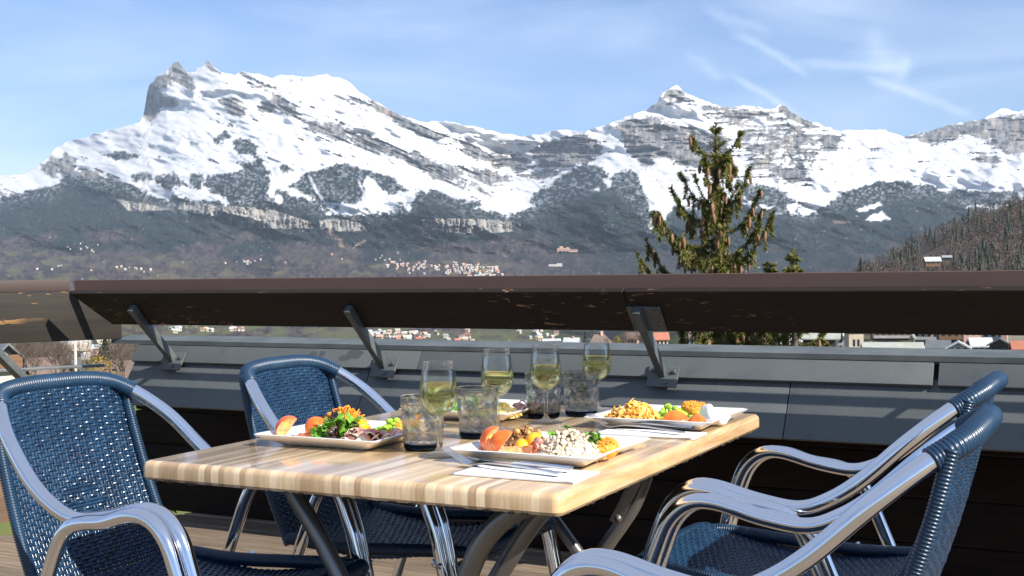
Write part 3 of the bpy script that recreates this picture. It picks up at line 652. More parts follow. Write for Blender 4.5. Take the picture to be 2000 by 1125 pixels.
lay(km, 'knife', (-1.035, 1.835), (-.812, 1.790), 'steel knife beside the near fork, its blade under the plate rim', 'knives on the napkins')
lay(fm, 'fork', (-1.030, 2.363), (-.795, 2.293), 'steel fork on the farther napkin, between the two right plates', 'forks on the napkins')
lay(km, 'knife', (-1.010, 2.392), (-.785, 2.325), 'steel knife on the farther napkin against the plate of orange pasta', 'knives on the napkins', .004)

# ------------------------------------------------------------------ food (each piece lies on its plate)
def up(i, x, y, z=.0065): return Vector((PL[i][0] + x, PL[i][1] + y, PZ + z))
def wedge_mesh(R, ang, seed, sq=(1, 1, .9)):
    rr = random.Random(seed); mb = MB(); nu, nv = 10, 14
    def sk(u, v):
        th = (u - .5) * ang; ph = v * PI; k = 1 + .03 * math.sin(ph * 3 + seed)
        return Vector((R * math.sin(ph) * math.cos(th) * sq[0] * k, R * math.sin(ph) * math.sin(th) * sq[1] * k, R * math.cos(ph) * sq[2]))
    mb.grid(sk, nu, nv, 0)
    for s in (0, 1):
        def cut(u, v):
            p = sk(s, v); q = p * (u * .985); dent = .10 * R * math.sin(u * PI) * (math.sin(v * 9 + seed) * .5 + .4)
            nrm = Vector((-math.sin((s - .5) * ang), math.cos((s - .5) * ang), 0)) * (1 if s else -1)
            return Vector((0, 0, p.z * .0)) + q - nrm * dent
        o = len(mb.f); mb.grid(cut, 8, nv, 1)
        for i in range(8 * nv):
            uu = (i % 8) / 8; vv = (i // 8) / nv
            if .25 < uu < .75 and .18 < vv < .82 and math.sin(vv * 9 + seed) > -.2: mb.m[o + i] = 2
    return mb.mesh('tomato_wedge', [M['tom_skin'], M['tom_flesh'], M['tom_seed']])
def put(name, me, p, lab, cat, grp=None, rot=(0, 0, 0), sc=1, kind=None):
    o = link(name, me, None, p); o.rotation_euler = rot; o.scale = (sc, sc, sc) if not hasattr(sc, '__len__') else sc; return tag(o, lab, cat, grp, kind)
wm = [wedge_mesh(.036, 1.15, k) for k in range(3)]
def axes(x, z):
    z = Vector(z).normalized(); x = Vector(x); x = (x - z * x.dot(z)).normalized(); return Matrix((x, z.cross(x), z)).transposed().to_euler()
E_ = math.radians
for k, (i, x, y, z, xd, zd, sc, lab) in enumerate([
    (0, -.100, -.070, .026, (-.6, -.5, .5), (.5, .2, .8), 1.0, 'tomato wedge at the left end of the ham plate, skin to the left'),
    (0, -.074, -.062, .020, (.1, .4, -.9), (.9, .3, .3), .80, 'tomato wedge showing yellow seeds, beside the first wedge on the ham plate'),
    (0, -.048, -.048, .026, (.2, -.6, .6), (.8, .3, .35), .95, 'tomato wedge leaning against the salad on the ham plate'),
    (1, -.092, -.040, .028, (-.6, -.6, .3), (.25, .0, 1), 1.0, 'upright tomato wedge at the left of the cream pasta plate'),
    (1, -.068, -.052, .027, (-.1, -.9, .4), (.55, .2, .8), .92, 'tomato wedge turned skin outward between its neighbours on the cream pasta plate'),
    (1, -.034, -.072, .026, (-.1, .35, -.93), (.93, .36, .05), 1.08, 'tomato wedge lying flat with its cut flesh up in front of the cream pasta'),
    (1, -.006, -.058, .020, (.1, .35, -.9), (.8, .5, .25), .80, 'tomato wedge half under the cream pasta'),
]): put('tomato_wedge', wm[k % 3], up(i, x, y, z), lab, 'tomato', 'tomato wedges', axes(xd, zd), sc * .84)
def slice_mesh():
    mb = MB(); R = .034
    mb.lathe([(0, .010), (R * .50, .0102), (R * .52, .0092)], 28, cap=False, mi=1); mb.lathe([(R * .52, .0092), (R * .84, .0095)], 28, cap=False, mi=2); mb.lathe([(R * .84, .0095), (R * .95, .0105)], 28, cap=False, mi=1); mb.lathe([(R * .95, .0105), (R, .008), (R * .98, .001), (R * .9, 0), (0, 0)], 28, mi=0)
    return mb.mesh('tomato_slice', [M['tom_skin'], M['tom_flesh'], M['tom_seed']])
slm = slice_mesh()
put('tomato_slice', slm, up(2, .044, -.072, .010), 'tomato slice standing on edge in front of the green beans', 'tomato', 'tomato slices', (1.15, 0, .45), .82)
put('tomato_slice', wm[0], up(2, .086, -.056, .006), 'tomato piece with smooth skin up, next to the white cheese', 'tomato', 'tomato slices', axes((.2, -.5, .85), (.9, .45, 0)), .66)
cm = MB(); lump(cm, (0, 0, 0), (.0135, .0135, .0130), 3, .02); cy_ = cm.mesh('cherry_tomato', M['cherry_y']); cr_ = cm.mesh('cherry_tomato', M['cherry_r'])
for me, i, x, y, z, s, lab in [(cy_, 1, -.034, .0, .026, 1.25, 'yellow cherry tomato on top between the grains and the pasta'), (cy_, 1, -.052, -.016, .018, 1.0, 'yellow cherry tomato half hidden by the tomato wedges'), (cr_, 1, -.014, -.024, .018, 1.2, 'dark red cherry tomato against the cream pasta'), (cr_, 1, .004, -.020, .020, 1.05, 'dark red cherry tomato touching the green leaf'),
                                (cy_, 0, .016, .008, .028, 1.1, 'orange cherry tomato between the salad and the green beans')]:
    put('cherry_tomato', me, up(i, x, y, z), lab, 'cherry tomato', 'cherry tomatoes', (0, 0, 0), s)
# beans: every bean a thing
bm_ = MB(); lump(bm_, (0, 0, 0), (.0088, .0062, .0055), 2, .05, random.Random(1)); bme = bm_.mesh('green_bean', M['bean'])
rr = random.Random(11)
for i, cx, cy, n, rx, ry, lab in [(0, .066, .046, 30, .044, .034, 'small shelled green bean in the heap on the ham plate'), (2, .010, -.008, 52, .054, .040, 'small shelled green bean in the heap beside the orange pasta')]:
    for k in range(n):
        a = rr.uniform(0, 6.28); q = math.sqrt(rr.random()); lv = (1 - q) * .034
        put('green_bean', bme, up(i, cx + rx * q * math.cos(a), cy + ry * q * math.sin(a), .012 + lv * rr.uniform(.55, 1)), lab, 'bean', 'beans on the ham plate' if i == 0 else 'beans on the orange pasta plate', (rr.uniform(-.6, .6), rr.uniform(-.6, .6), rr.uniform(0, 6.3)), rr.uniform(.85, 1.15))
def heap(fn, n, rx, ry, h, seed):
    rr = random.Random(seed); mb = MB(); lump(mb, (0, 0, 0), (rx * .92, ry * .92, h * .80), 4, .08, random.Random(seed)); mb.v = [(x, y, max(z, .0)) for x, y, z in mb.v]
    for k in range(n):
        a = rr.uniform(0, 6.28); q = math.sqrt(rr.random()); z = h * (1 - q ** 2) * rr.uniform(.35, 1.0)
        fn(mb, Vector((rx * q * math.cos(a), ry * q * math.sin(a), z + .004)), rr)
    return mb
def shred(mb, p, rr):
    d = Vector((rr.uniform(-1, 1), rr.uniform(-1, 1), rr.uniform(-.5, .7))).normalized() * rr.uniform(.006, .011); e = Vector((rr.uniform(-1, 1), rr.uniform(-1, 1), rr.uniform(-1, 1))) * .003
    mb.tube([p - d, p - d * .3 + e, p + d * .4 + e, p + d], .0014, 5)
put('grated_carrot', heap(shred, 760, .062, .032, .056, 3).mesh('grated_carrot', M['carrot']), up(0, -.028, .014, .006), 'heap of grated orange carrot behind the salad leaves', 'carrot', None, kind='stuff')
def shell(mb, p, rr):
    R = rrot(rr); L = rr.uniform(.008, .012); w = rr.uniform(.005, .008); c = rr.uniform(.7, 1.5)
    def fn(u, v):
        a = (u - .5) * 2.6 * c; q = Vector((w * math.sin(a), L * (v - .5) * 2 * (1 - .25 * math.cos(a)), w * (1 - math.cos(a)) + .0012 * math.sin(v * 14 + u * 3))); return p + R @ q
    mb.grid(fn, 6, 6)
pa = heap(shell, 170, .056, .046, .040, 5); po = put('orange_pasta', pa.mesh('orange_pasta', M['pasta']), up(2, -.058, -.050, .006), 'glossy heap of orange curled pasta at the left of the far plate', 'pasta', None, kind='stuff'); po.modifiers.new('s', 'SOLIDIFY').thickness = .0014
def crm(mb, p, rr):
    R = rrot(rr)
    if rr.random() < .35:
        a = rr.uniform(.0028, .0042); pts = [p + R @ Vector((a * 1.3 * math.cos(t), a * 1.3 * math.sin(t), 0)) for t in [k * .62 for k in range(5)]]; mb.tube(pts, .0024, 7)
    else: lump(mb, p, (rr.uniform(.002, .0055), rr.uniform(.002, .0045), rr.uniform(.002, .004)), 2, .45, rr, 0, rrot(rr))
put('cream_pasta', heap(crm, 1000, .066, .054, .043, 6).mesh('cream_pasta', M['cream']), up(1, .050, -.026, .005), 'heap of small cream coloured pasta in the middle of the near right plate', 'pasta', None, kind='stuff')
rr = random.Random(8); hb = MB(); lump(hb, (0, 0, 0), (.007, .005, .004), 1, .2, rr); hmm_ = hb.mesh('ham_dice', M['ham'])
for k in range(7):
    put('ham_dice', hmm_, up(1, .02 + rr.uniform(-.02, .05), -.045 + rr.uniform(-.03, .02), .029 + rr.uniform(-.012, .010)), 'small red dice of ham mixed into the cream pasta', 'ham', 'ham dice in the cream pasta', (rr.uniform(0, 3), rr.uniform(0, 3), 0), rr.uniform(.9, 1.5))
def grain(mb, p, rr): lump(mb, p, (rr.uniform(.0028, .005), rr.uniform(.0026, .0042), rr.uniform(.0026, .004)), 1, .2, rr, 0, rrot(rr))
put('grain_salad', heap(grain, 300, .048, .036, .036, 7).mesh('grain_salad', M['nut']), up(1, -.075, .040, .006), 'heap of brown grains and nuts behind the tomato wedges', 'grain salad', None, kind='stuff')
nb = MB(); lump(nb, (0, 0, 0), .0055, 2, .12, random.Random(3)); nme = nb.mesh('hazelnut', noisy('golden_nut', (.45, .22, .06), (.62, .36, .12), 60, .45))
for k, (x, y) in enumerate([(-.10, .03), (-.085, .042), (-.068, .05), (-.06, .028), (-.078, .016), (-.052, .054)]): put('hazelnut', nme, up(1, x, y, .040 - abs(x + .075) * .3), 'golden nut on the heap of brown grains', 'nut', 'nuts on the grain heap', (k, k, k), 1 + .1 * (k % 3))
def patty(seed, R=.036, h=.020):
    mb = MB(); rr = random.Random(seed); ph = [rr.uniform(0, 6) for _ in range(6)]
    pr = [(0, 0), (R * .85, 0), (R * .97, h * .25), (R, h * .5), (R * .96, h * .78), (R * .86, h * .95), (R * .55, h * 1.04), (0, h * 1.06)]
    q = []; 
    for a, b in zip(pr[:-1], pr[1:]): q += [(a[0] + (b[0] - a[0]) * t / 5, a[1] + (b[1] - a[1]) * t / 5) for t in range(5)]
    mb.lathe(q + [pr[-1]], 56, fn=lambda r, z, a: r * (1 + .035 * math.sin(a * 2 + ph[0]) + .02 * math.sin(a * 5 + ph[1]) + .016 * math.sin(a * 17 + z * 900 + ph[2]) + .012 * math.sin(a * 29 - z * 1500)))
    for k in range(260):
        a = rr.uniform(0, 6.28); qq = math.sqrt(rr.random()) * R * .98; lump(mb, (qq * math.cos(a), qq * math.sin(a), h * (1.04 if qq < R * .8 else rr.uniform(.2, .95))), rr.uniform(.0010, .0022), 1, .3, rr)
    return mb.mesh('breaded_cake', M['crumb'])
put('breaded_cake', patty(1, .0285, .025), up(1, .104, -.004, .008), 'round orange breaded cake at the right of the near plate', 'breaded cake', 'breaded cakes', (.25, -.12, 0))
put('breaded_cake', patty(2, .032, .024), up(2, .040, .062, .014), 'round orange breaded cake at the back of the far right plate', 'breaded cake', 'breaded cakes', (.15, 0, 1))
put('breaded_cake', patty(4, .03), up(0, .065, .085, .008), 'orange breaded cake at the back of the ham plate, mostly hidden', 'breaded cake', 'breaded cakes', (.15, 0, 1))
# salad leaves
def leaf(mb, p, R, L, W, curl, frill, rr, mi=0):
    ph = rr.uniform(0, 6)
    def fn(u, v):
        w = W * math.sin(PI * min(1, .06 + v * .97)) ** .7; x = (u - .5) * 2 * w
        z = curl * L * math.sin(v * 2.2) + .35 * abs(x) + frill * math.sin(v * 22 + ph + (u > .5) * 2) * abs(u - .5) * 2 * W
        return p + R @ Vector((x, (v - .1) * L, z))
    mb.grid(fn, 6, 12, mi)
rr = random.Random(21); sb = MB()
from mathutils import Euler
for k in range(44):
    a = rr.uniform(0, 6.28); q = math.sqrt(rr.random()); p = Vector((.055 * q * math.cos(a), .032 * q * math.sin(a), .004 + .024 * (1 - q * q) * rr.random()))
    dk = rr.random() < .33
    leaf(sb, p, Euler((rr.uniform(-.2, 1.2), rr.uniform(-.6, .6), rr.uniform(0, 6.28))).to_matrix(), rr.uniform(.022, .042), rr.uniform(.006, .012), rr.uniform(.1, .5), rr.uniform(.15, .4), rr, 1 if dk else 0)
for k in range(60):
    a = rr.uniform(0, 6.28); q = rr.random(); p = Vector((-.025 + .03 * q * math.cos(a), -.012 + .02 * q * math.sin(a), .010 + .02 * rr.random())); d = Vector((rr.uniform(-1, 1), rr.uniform(-1, 1), rr.uniform(-.2, 1))) * .010
    leaf(sb, p, Euler((rr.uniform(-.5, 1.2), rr.uniform(-.6, .6), rr.uniform(0, 6.28))).to_matrix(), .014, .003, .3, .5, rr, 0)
for k, (x, y, z, az, L) in enumerate([(-.010, .012, .032, .3, .036), (.024, -.004, .027, 2.6, .036), (.030, .010, .028, 5.0, .034), (.004, -.02, .027, 4.0, .03), (-.03, .0, .024, 1.2, .03)]): leaf(sb, Vector((x, y, z)), Euler((.35, .2, az)).to_matrix(), L, .014, .15, .12, rr, 0)
o = put('salad_leaves', sb.mesh('salad_leaves', [M['leaf'], M['leafdark']]), up(0, -.012, -.040, .008), 'mixed green and dark red salad leaves in the middle of the ham plate', 'salad', None, kind='stuff'); o.modifiers.new('s', 'SOLIDIFY').thickness = .0005
hb = MB(); rr = random.Random(4)
for k in range(34):
    leaf(hb, Vector((rr.uniform(-.012, .012), rr.uniform(-.01, .01), rr.uniform(0, .018))), Euler((rr.uniform(-.2, 1.3), rr.uniform(-.6, .6), rr.uniform(0, 6.28))).to_matrix(), rr.uniform(.010, .018), .004, .3, .5, rr, 1 if rr.random() < .15 else 0)
o = put('herb_sprig', hb.mesh('herb_sprig', [M['leaf'], M['leafdark']]), up(1, .088, -.016, .024), 'frilly green herb sprig between the cream pasta and the breaded cake', 'herb'); o.modifiers.new('s', 'SOLIDIFY').thickness = .0004
for x, y, z, az, lab in [(.004, -.006, .030, .8, 'small green leaf on top of the pasta near the yellow tomato'), (.040, .002, .042, 2.2, 'tiny green leaf at the back of the cream pasta')]:
    hb = MB(); leaf(hb, Vector((0, 0, 0)), Euler((.5, .3, az)).to_matrix(), .026, .010, .2, .15, rr); o = put('salad_leaf', hb.mesh('salad_leaf', M['leaf']), up(1, x, y, z), lab, 'leaf', 'loose leaves'); o.modifiers.new('s', 'SOLIDIFY').thickness = .0005
# ham, folded slices
def ham(seed, L, W, folds):
    rr = random.Random(seed); mb = MB(); ph = rr.uniform(0, 6)
    def fn(u, v):
        x = (u - .5) * L; z = .017 * abs(math.sin(u * PI * folds + ph * .1)) ** .7 * (1 - .35 * abs(v - .5)) + .004 * math.sin(v * 5 + u * 4 + ph) + .003
        return Vector((x, (v - .5) * W + .012 * math.sin(u * PI * folds * .9 + 1) + .004 * math.sin(u * 9 + ph), z))
    nu, nv = 40, 12; mb.grid(fn, nu, nv, 0)
    for i in range(nu * nv):
        v = (i // nu) / nv; u = (i % nu) / nu
        if v < .16 + .08 * math.sin(u * 9 + ph) or (.45 < v < .55 and math.sin(u * 7 + seed) > .1): mb.m[i] = 1
    return mb.mesh('ham_slice', [M['ham'], M['hamfat']])
for i, x, y, z, rz, L, W, f, lab in [(0, .070, -.070, .006, .15, .080, .055, 2.4, 'folded slice of cured ham at the front right of the near left plate'), (0, .102, -.045, .010, .8, .085, .05, 2.8, 'folded slice of cured ham behind the front one'), (0, .055, -.045, .012, -.5, .07, .05, 2.2, 'folded slice of cured ham against the salad leaves'),
                                 (3, .112, .055, .016, .5, .07, .05, 3.2, 'dark red folded ham at the back of the plate behind the tumblers'), (3, .125, .012, .012, 1.1, .06, .04, 2.6, 'dark red folded ham at the right of the plate behind the tumblers')]:
    o = put('ham_slice', ham(int(abs(x) * 900), L, W, f), up(i, x, y, z), lab, 'ham', 'ham slices', (0, 0, rz)); o.modifiers.new('s', 'SOLIDIFY').thickness = .0012
put('egg_mound', heap(lambda mb, p, r: lump(mb, p, r.uniform(.0024, .0046), 1, .3, r), 170, .040, .036, .030, 9).mesh('egg_mound', M['yolk']), up(3, .088, -.050, .006), 'crumbled yellow egg heaped on the plate behind the tumblers', 'egg', None, kind='stuff')
put('salad_leaves', heap(lambda mb, p, r: leaf(mb, p, rrot(r), .03, .01, .3, .2, r), 26, .06, .05, .03, 12).mesh('salad_leaves', M['leaf']), up(3, -.03, .0, .006), 'green salad on the plate half hidden behind the glasses', 'salad', None, kind='stuff')
for k, (x, y, s, lab) in enumerate([(.104, -.012, (.021, .018, .015), 'white cheese ball beside the tomato on the far right plate'), (.086, .012, (.017, .013, .022), 'tall piece of white cheese standing at the back of its group'), (.120, .0, (.020, .018, .014), 'flat piece of white cheese at the right end of the far plate')]):
    mb = MB(); lump(mb, (0, 0, 0), s, 3, .26, random.Random(k + 5)); put('white_cheese', mb.mesh('white_cheese', M['mozz']), up(2, x, y, s[2] * .9 + .004), lab, 'cheese', 'white cheese pieces')
HAZE = 2.8e-5; EXPO = 0.96
# ------------------------------------------------------------------ mountains and valley: one terrain sheet in polar steps round the terrace
RIDGE = [(-900, 330), (-500, 345), (-200, 352), (0, 342), (45, 341), (60, 333), (84, 316), (100, 301), (108, 289), (128, 279), (150, 272), (200, 259), (250, 244), (274, 237), (281, 222), (284, 205), (288, 178), (292, 166), (300, 155), (308, 146), (320, 143), (330, 135), (336, 124), (341, 119), (348, 119), (353, 126), (364, 139), (380, 143), (386, 133), (398, 128), (402, 122), (407, 119), (412, 125), (430, 139), (460, 147), (472, 140), (490, 142), (530, 152), (548, 147), (600, 149), (640, 146), (665, 153), (688, 166), (700, 178), (735, 200), (762, 215), (790, 228), (820, 237), (870, 236), (900, 242), (930, 248), (975, 259), (1005, 264), (1050, 264), (1085, 255), (1110, 254), (1140, 257), (1190, 241), (1230, 227), (1265, 213), (1284, 201), (1290, 186), (1306, 174), (1315, 168), (1324, 168), (1335, 179), (1350, 188), (1390, 203), (1415, 211), (1450, 206), (1500, 212), (1515, 211), (1522, 205), (1532, 206), (1545, 216), (1562, 229), (1600, 242), (1640, 256), (1700, 252), (1725, 252), (1765, 266), (1800, 260), (1850, 245), (1900, 237), (1920, 231), (1935, 222), (1955, 213), (1975, 213), (1987, 220), (2000, 214), (2100, 200), (2300, 190), (2900, 240)]
SNOWL = [(-900, 380), (-200, 385), (0, 380), (60, 372), (100, 365), (130, 338), (160, 335), (200, 352), (240, 352), (280, 372), (330, 390), (400, 394), (440, 396), (520, 385), (560, 378), (600, 384), (640, 402), (690, 405), (720, 402), (760, 408), (800, 398), (820, 372), (850, 368), (900, 392), (950, 402), (985, 408), (1015, 416), (1050, 396), (1090, 380), (1130, 362), (1160, 352), (1200, 350), (1240, 380), (1270, 440), (1290, 425), (1320, 400), (1380, 398), (1430, 382), (1480, 388), (1540, 400), (1590, 408), (1630, 388), (1680, 378), (1740, 370), (1800, 362), (1850, 372), (1900, 395), (1960, 398), (2000, 390), (2300, 380), (2900, 380)]
def poly_mask(X, Y, pts, soft):                 # 1 inside, fades over soft pixels outside
    pts = np.array(pts, float); n = len(pts); ins = np.zeros(X.shape, bool); dist = np.full(X.shape, 1e9)
    x0, x1, y0, y1 = pts[:, 0].min() - soft * 3, pts[:, 0].max() + soft * 3, pts[:, 1].min() - soft * 3, pts[:, 1].max() + soft * 3
    sel = (X > x0) & (X < x1) & (Y > y0) & (Y < y1); x = X[sel]; y = Y[sel]; i_ = np.zeros(x.shape, bool); d_ = np.full(x.shape, 1e9)
    for i in range(n):
        (ax, ay), (bx, by) = pts[i], pts[(i + 1) % n]
        i_ ^= ((ay > y) != (by > y)) & (x < (bx - ax) * (y - ay) / (by - ay + 1e-9) + ax)
        t = np.clip(((x - ax) * (bx - ax) + (y - ay) * (by - ay)) / ((bx - ax) ** 2 + (by - ay) ** 2), 0, 1)
        d_ = np.minimum(d_, np.hypot(x - ax - t * (bx - ax), y - ay - t * (by - ay)))
    out = np.zeros(X.shape); sd_ = np.where(i_, d_, -d_); out[sel] = np.clip(.5 + sd_ / (2 * soft), 0, 1); return out
def line_mask(X, Y, pts, w):
    d = np.full(X.shape, 1e9)
    for (ax, ay), (bx, by) in zip(pts[:-1], pts[1:]):
        t = np.clip(((X - ax) * (bx - ax) + (Y - ay) * (by - ay)) / ((bx - ax) ** 2 + (by - ay) ** 2), 0, 1); d = np.minimum(d, np.hypot(X - ax - t * (bx - ax), Y - ay - t * (by - ay)))
    return np.clip(1.5 - d / w, 0, 1)
KN_PY = np.array([2600, 1200, 900, 760, 715, 690, 665, 640, 600, 545.])
KN = {'l': [12, 30, 52, 150, 330, 560, 1000, 1700, 2600, 3500], 'c': [12, 30, 52, 160, 520, 950, 1600, 2300, 2900, 3500], 'r': [12, 30, 52, 150, 240, 310, 420, 560, 1500, 3500]}
_sx = np.arange(-900, 2901, 5.); _sy = np.interp(_sx, *np.array(RIDGE, float).T); _sy = np.convolve(np.pad(_sy, 40, 'edge'), np.hanning(81) / np.hanning(81).sum(), 'valid')
def RSM(px): return np.interp(px, _sx, _sy)
def rng(PX, PY, RD, relief=True):
    wl = np.clip((520 - PX) / 240, 0, 1); wr = np.clip((PX - 1080) / 260, 0, 1); wc = 1 - wl - wr
    def k(n): return np.interp(-PY, -KN_PY, np.log(KN[n]))
    low = np.exp(wl * k('l') + wc * k('c') + wr * k('r'))
    t = np.clip((545 - PY) / (545 - RSM(PX)), 0, 1.35)
    hi = 3500 + 900 * np.clip(t * 6, 0, 1) + (8800 - 4400) * t ** 1.05 + 900 * np.sin(PX / 330 + 1.2) * t
    r = np.where(PY > 545, low, hi)
    if relief:
        up_ = np.clip((575 - PY) / 90, 0, 1)
        n1 = fbm(PX / 300 + 3, PY / 80, 1, 3) - .5; n2 = np.abs(fbm((PX + .8 * PY) / 120, (PY - .35 * PX) / 46, 4, 4) - .5); n3 = fbm((PX + PY) / 44, (PY - .3 * PX) / 11, 8, 4) - .5
        r = r + up_ * (700 * n1 + 600 * n2 + 50 * n3)
        r = r + 420 * (1 - np.clip((PX - 284) / 42, 0, 1)) * np.clip((PX - 262) / 20, 0, 1) * np.clip((252 - PY) / 40, 0, 1)
        # hollow between the two massifs, forested spurs in front
        r = r + 900 * np.exp(-((PX - 1000) / 110) ** 2 - ((PY - 330) / 60) ** 2) - 700 * np.exp(-((PX - 1180) / 90) ** 2 - ((PY - 400) / 60) ** 2) - 500 * np.exp(-((PX - 880) / 120) ** 2 - ((PY - 420) / 50) ** 2)
        r = r + np.clip((PY - 575) / 20, 0, 1) * r * .06 * (fbm(PX / 60, PY / 14, 6, 4) - .5)
    return r
def terrain():
    cols = np.concatenate([np.arange(-900, -120, 13.), np.arange(-120, 2120, 2.), np.arange(2120, 2900, 13.)])
    rx, ry = np.array(RIDGE, float).T; rd = np.interp(cols, rx, ry) + (fbm(cols / 13, cols * 0, 2, 4) - .5) * 7
    rows = [('py', p) for p in (2600, 1900, 1400, 1100, 950, 850, 790)] + [('py', p) for p in np.linspace(760, 545, 92)] + [('t', q) for q in np.linspace(0, 1, 262)[1:]] + [('b', 1), ('b', 2), ('b', 3)]
    PX = np.tile(cols, (len(rows), 1)); PY = np.zeros_like(PX)
    for j, (kd, q) in enumerate(rows): PY[j] = q if kd == 'py' else (545 + (rd - 545) * q if kd == 't' else rd)
    R = rng(PX, PY, rd)
    D = np.einsum('ij,jk->ik', ROT, np.stack([PX.ravel() - 1000, -(PY.ravel() - 562.5), np.full(PX.size, -FPX)])); D /= np.hypot(D[0], D[1])
    # what covers the ground
    X, Y = PX, PY; snowl = np.interp(X, *np.array(SNOWL, float).T)
    nb = fbm(X / 34, Y / 22, 5, 6) - .5; nf = fbm(X / 7, Y / 5.5, 9, 4) - .5; tree = fbm(X / 3.1, Y / 4.6, 12, 3) - .5
    ang = np.where(X < 960, .40, -.03); ca, sa = np.cos(ang), np.sin(ang)
    strat = fbm((X * ca + Y * sa) / 46, (-X * sa + Y * ca) / 4.4, 7, 5) - .5
    below = np.clip((Y - snowl) / 26 + .5, -1, 2)                                 # forest belt below the snow line
    forest = below - .5 + nb * 1.9 + nf * .7
    def F(pts, s=12, a=1.0): return a * poly_mask(X, Y, pts, s)
    patch = np.zeros_like(X)
    for p in [[(195, 300), (240, 294), (275, 302), (270, 312), (210, 310)], [(300, 345), (345, 338), (360, 360), (320, 372)], [(250, 340), (290, 332), (300, 352), (262, 360)], [(405, 345), (450, 336), (500, 320), (530, 350), (520, 392), (450, 398), (410, 370)], [(415, 270), (440, 256), (452, 268), (425, 282)], [(455, 272), (485, 264), (505, 285), (500, 306), (470, 302), (456, 290)], [(545, 322), (575, 320), (580, 338), (552, 338)], [(600, 330), (680, 322), (720, 338), (700, 402), (610, 390), (560, 365)], [(470, 315), (510, 312), (530, 340), (480, 350)], [(700, 330), (760, 340), (800, 372), (760, 380)], [(375, 340), (395, 345), (390, 370), (375, 362)],
              [(1030, 390), (1095, 340), (1140, 318), (1170, 322), (1190, 345), (1150, 400), (1060, 420)], [(1190, 345), (1230, 330), (1262, 370), (1275, 430), (1220, 440), (1180, 420)], [(1610, 400), (1660, 372), (1720, 352), (1790, 358), (1850, 372), (1990, 372), (2000, 400), (1800, 412), (1700, 425)], [(1440, 352), (1500, 362), (1560, 395), (1500, 410), (1450, 396)], [(300, 300), (330, 306), (310, 312)]]:
        patch = np.maximum(patch, F(p, 14))
    forest = np.maximum(forest, patch * 1.8 - .84 + nb * 1.15 + nf * .6 + tree * .25)
    forest = forest + tree * .35
    rock = np.full(X.shape, -.62)
    for p, s, a in [([(281, 230), (284, 190), (293, 160), (312, 160), (320, 200), (308, 225), (292, 233)], 5, 1.15), ([(326, 148), (340, 120), (350, 122), (366, 142), (384, 166), (372, 176), (350, 160)], 4, 1.1), ([(300, 158), (322, 146), (340, 168), (316, 172)], 5, .8), ([(300, 195), (330, 185), (350, 200), (322, 212)], 6, .75), ([(396, 124), (405, 118), (414, 126), (436, 146), (412, 138)], 3, .8), ([(470, 142), (500, 160), (520, 170), (490, 168)], 5, .6),
                    ([(430, 190), (450, 188), (480, 214), (470, 228), (446, 222)], 7, .95), ([(500, 215), (520, 198), (540, 188), (562, 200), (590, 225), (568, 226), (540, 214), (512, 224)], 6, 1.0), ([(580, 232), (660, 245), (720, 270), (800, 300), (860, 318), (910, 340), (880, 352), (800, 325), (720, 292), (620, 262)], 9, .80), ([(720, 196), (760, 214), (830, 246), (865, 268), (850, 274), (790, 248), (730, 214)], 6, .95), ([(640, 180), (700, 190), (740, 212), (660, 196)], 6, .5),
                    ([(760, 285), (830, 310), (930, 350), (960, 380), (900, 366), (830, 335)], 10, .8), ([(900, 270), (960, 300), (1010, 305), (1045, 325), (1010, 336), (950, 318), (905, 290)], 9, .75), ([(1040, 300), (1090, 270), (1150, 260), (1172, 290), (1160, 318), (1100, 335), (1060, 338)], 9, .85), ([(900, 320), (960, 335), (1000, 350), (960, 362), (910, 345)], 9, .75), ([(1020, 345), (1075, 330), (1100, 335), (1060, 360)], 9, .7),
                    ([(1205, 246), (1262, 224), (1300, 238), (1345, 256), (1420, 262), (1434, 300), (1400, 340), (1340, 330), (1300, 305), (1260, 320), (1226, 296)], 9, 1.0), ([(1516, 212), (1535, 206), (1570, 232), (1600, 246), (1574, 246), (1540, 232)], 4, 1.0), ([(1285, 195), (1300, 176), (1322, 170), (1340, 190), (1320, 205)], 7, .45), ([(1430, 225), (1540, 240), (1610, 270), (1600, 330), (1570, 352), (1480, 340), (1440, 300)], 16, .50), ([(1350, 205), (1500, 216), (1600, 250), (1560, 262), (1400, 246)], 12, .30), ([(1480, 320), (1560, 330), (1590, 350), (1540, 356)], 8, .9), ([(1190, 400), (1230, 380), (1285, 430), (1270, 458), (1205, 456), (1196, 430)], 9, .95), ([(1770, 266), (1850, 246), (1920, 236), (2010, 220), (2010, 300), (1960, 296), (1900, 262), (1820, 282)], 8, .95), ([(1590, 258), (1640, 262), (1650, 290), (1610, 300)], 8, .7), ([(1900, 300), (1950, 300), (1950, 322), (1905, 320)], 8, .6),
                    ([(112, 312), (130, 300), (146, 312), (140, 352), (120, 346)], 6, 1.1), ([(136, 336), (180, 334), (232, 352), (246, 378), (200, 388), (150, 372)], 8, 1.05), ([(84, 320), (104, 302), (118, 316), (108, 348), (88, 342)], 7, .8), ([(0, 380), (40, 372), (70, 400), (20, 415)], 12, .6)]:
        rock = np.maximum(rock, F(p, s) * (a + .42) - .62)
    spk = fbm(X / 2.6, Y / 2.0, 19, 3) - .5; cr_ = 1 - np.abs(fbm((X * ca + Y * sa) / 26, (-X * sa + Y * ca) / 9, 21, 4) - .5) * 9
    steep = rock * .86 + strat * 1.7 + nb * .7 + nf * .8 + spk * .75 + np.clip(cr_, 0, 1) * .22 * (rock > -.55) + .02
    cliff = np.full(X.shape, -.6)
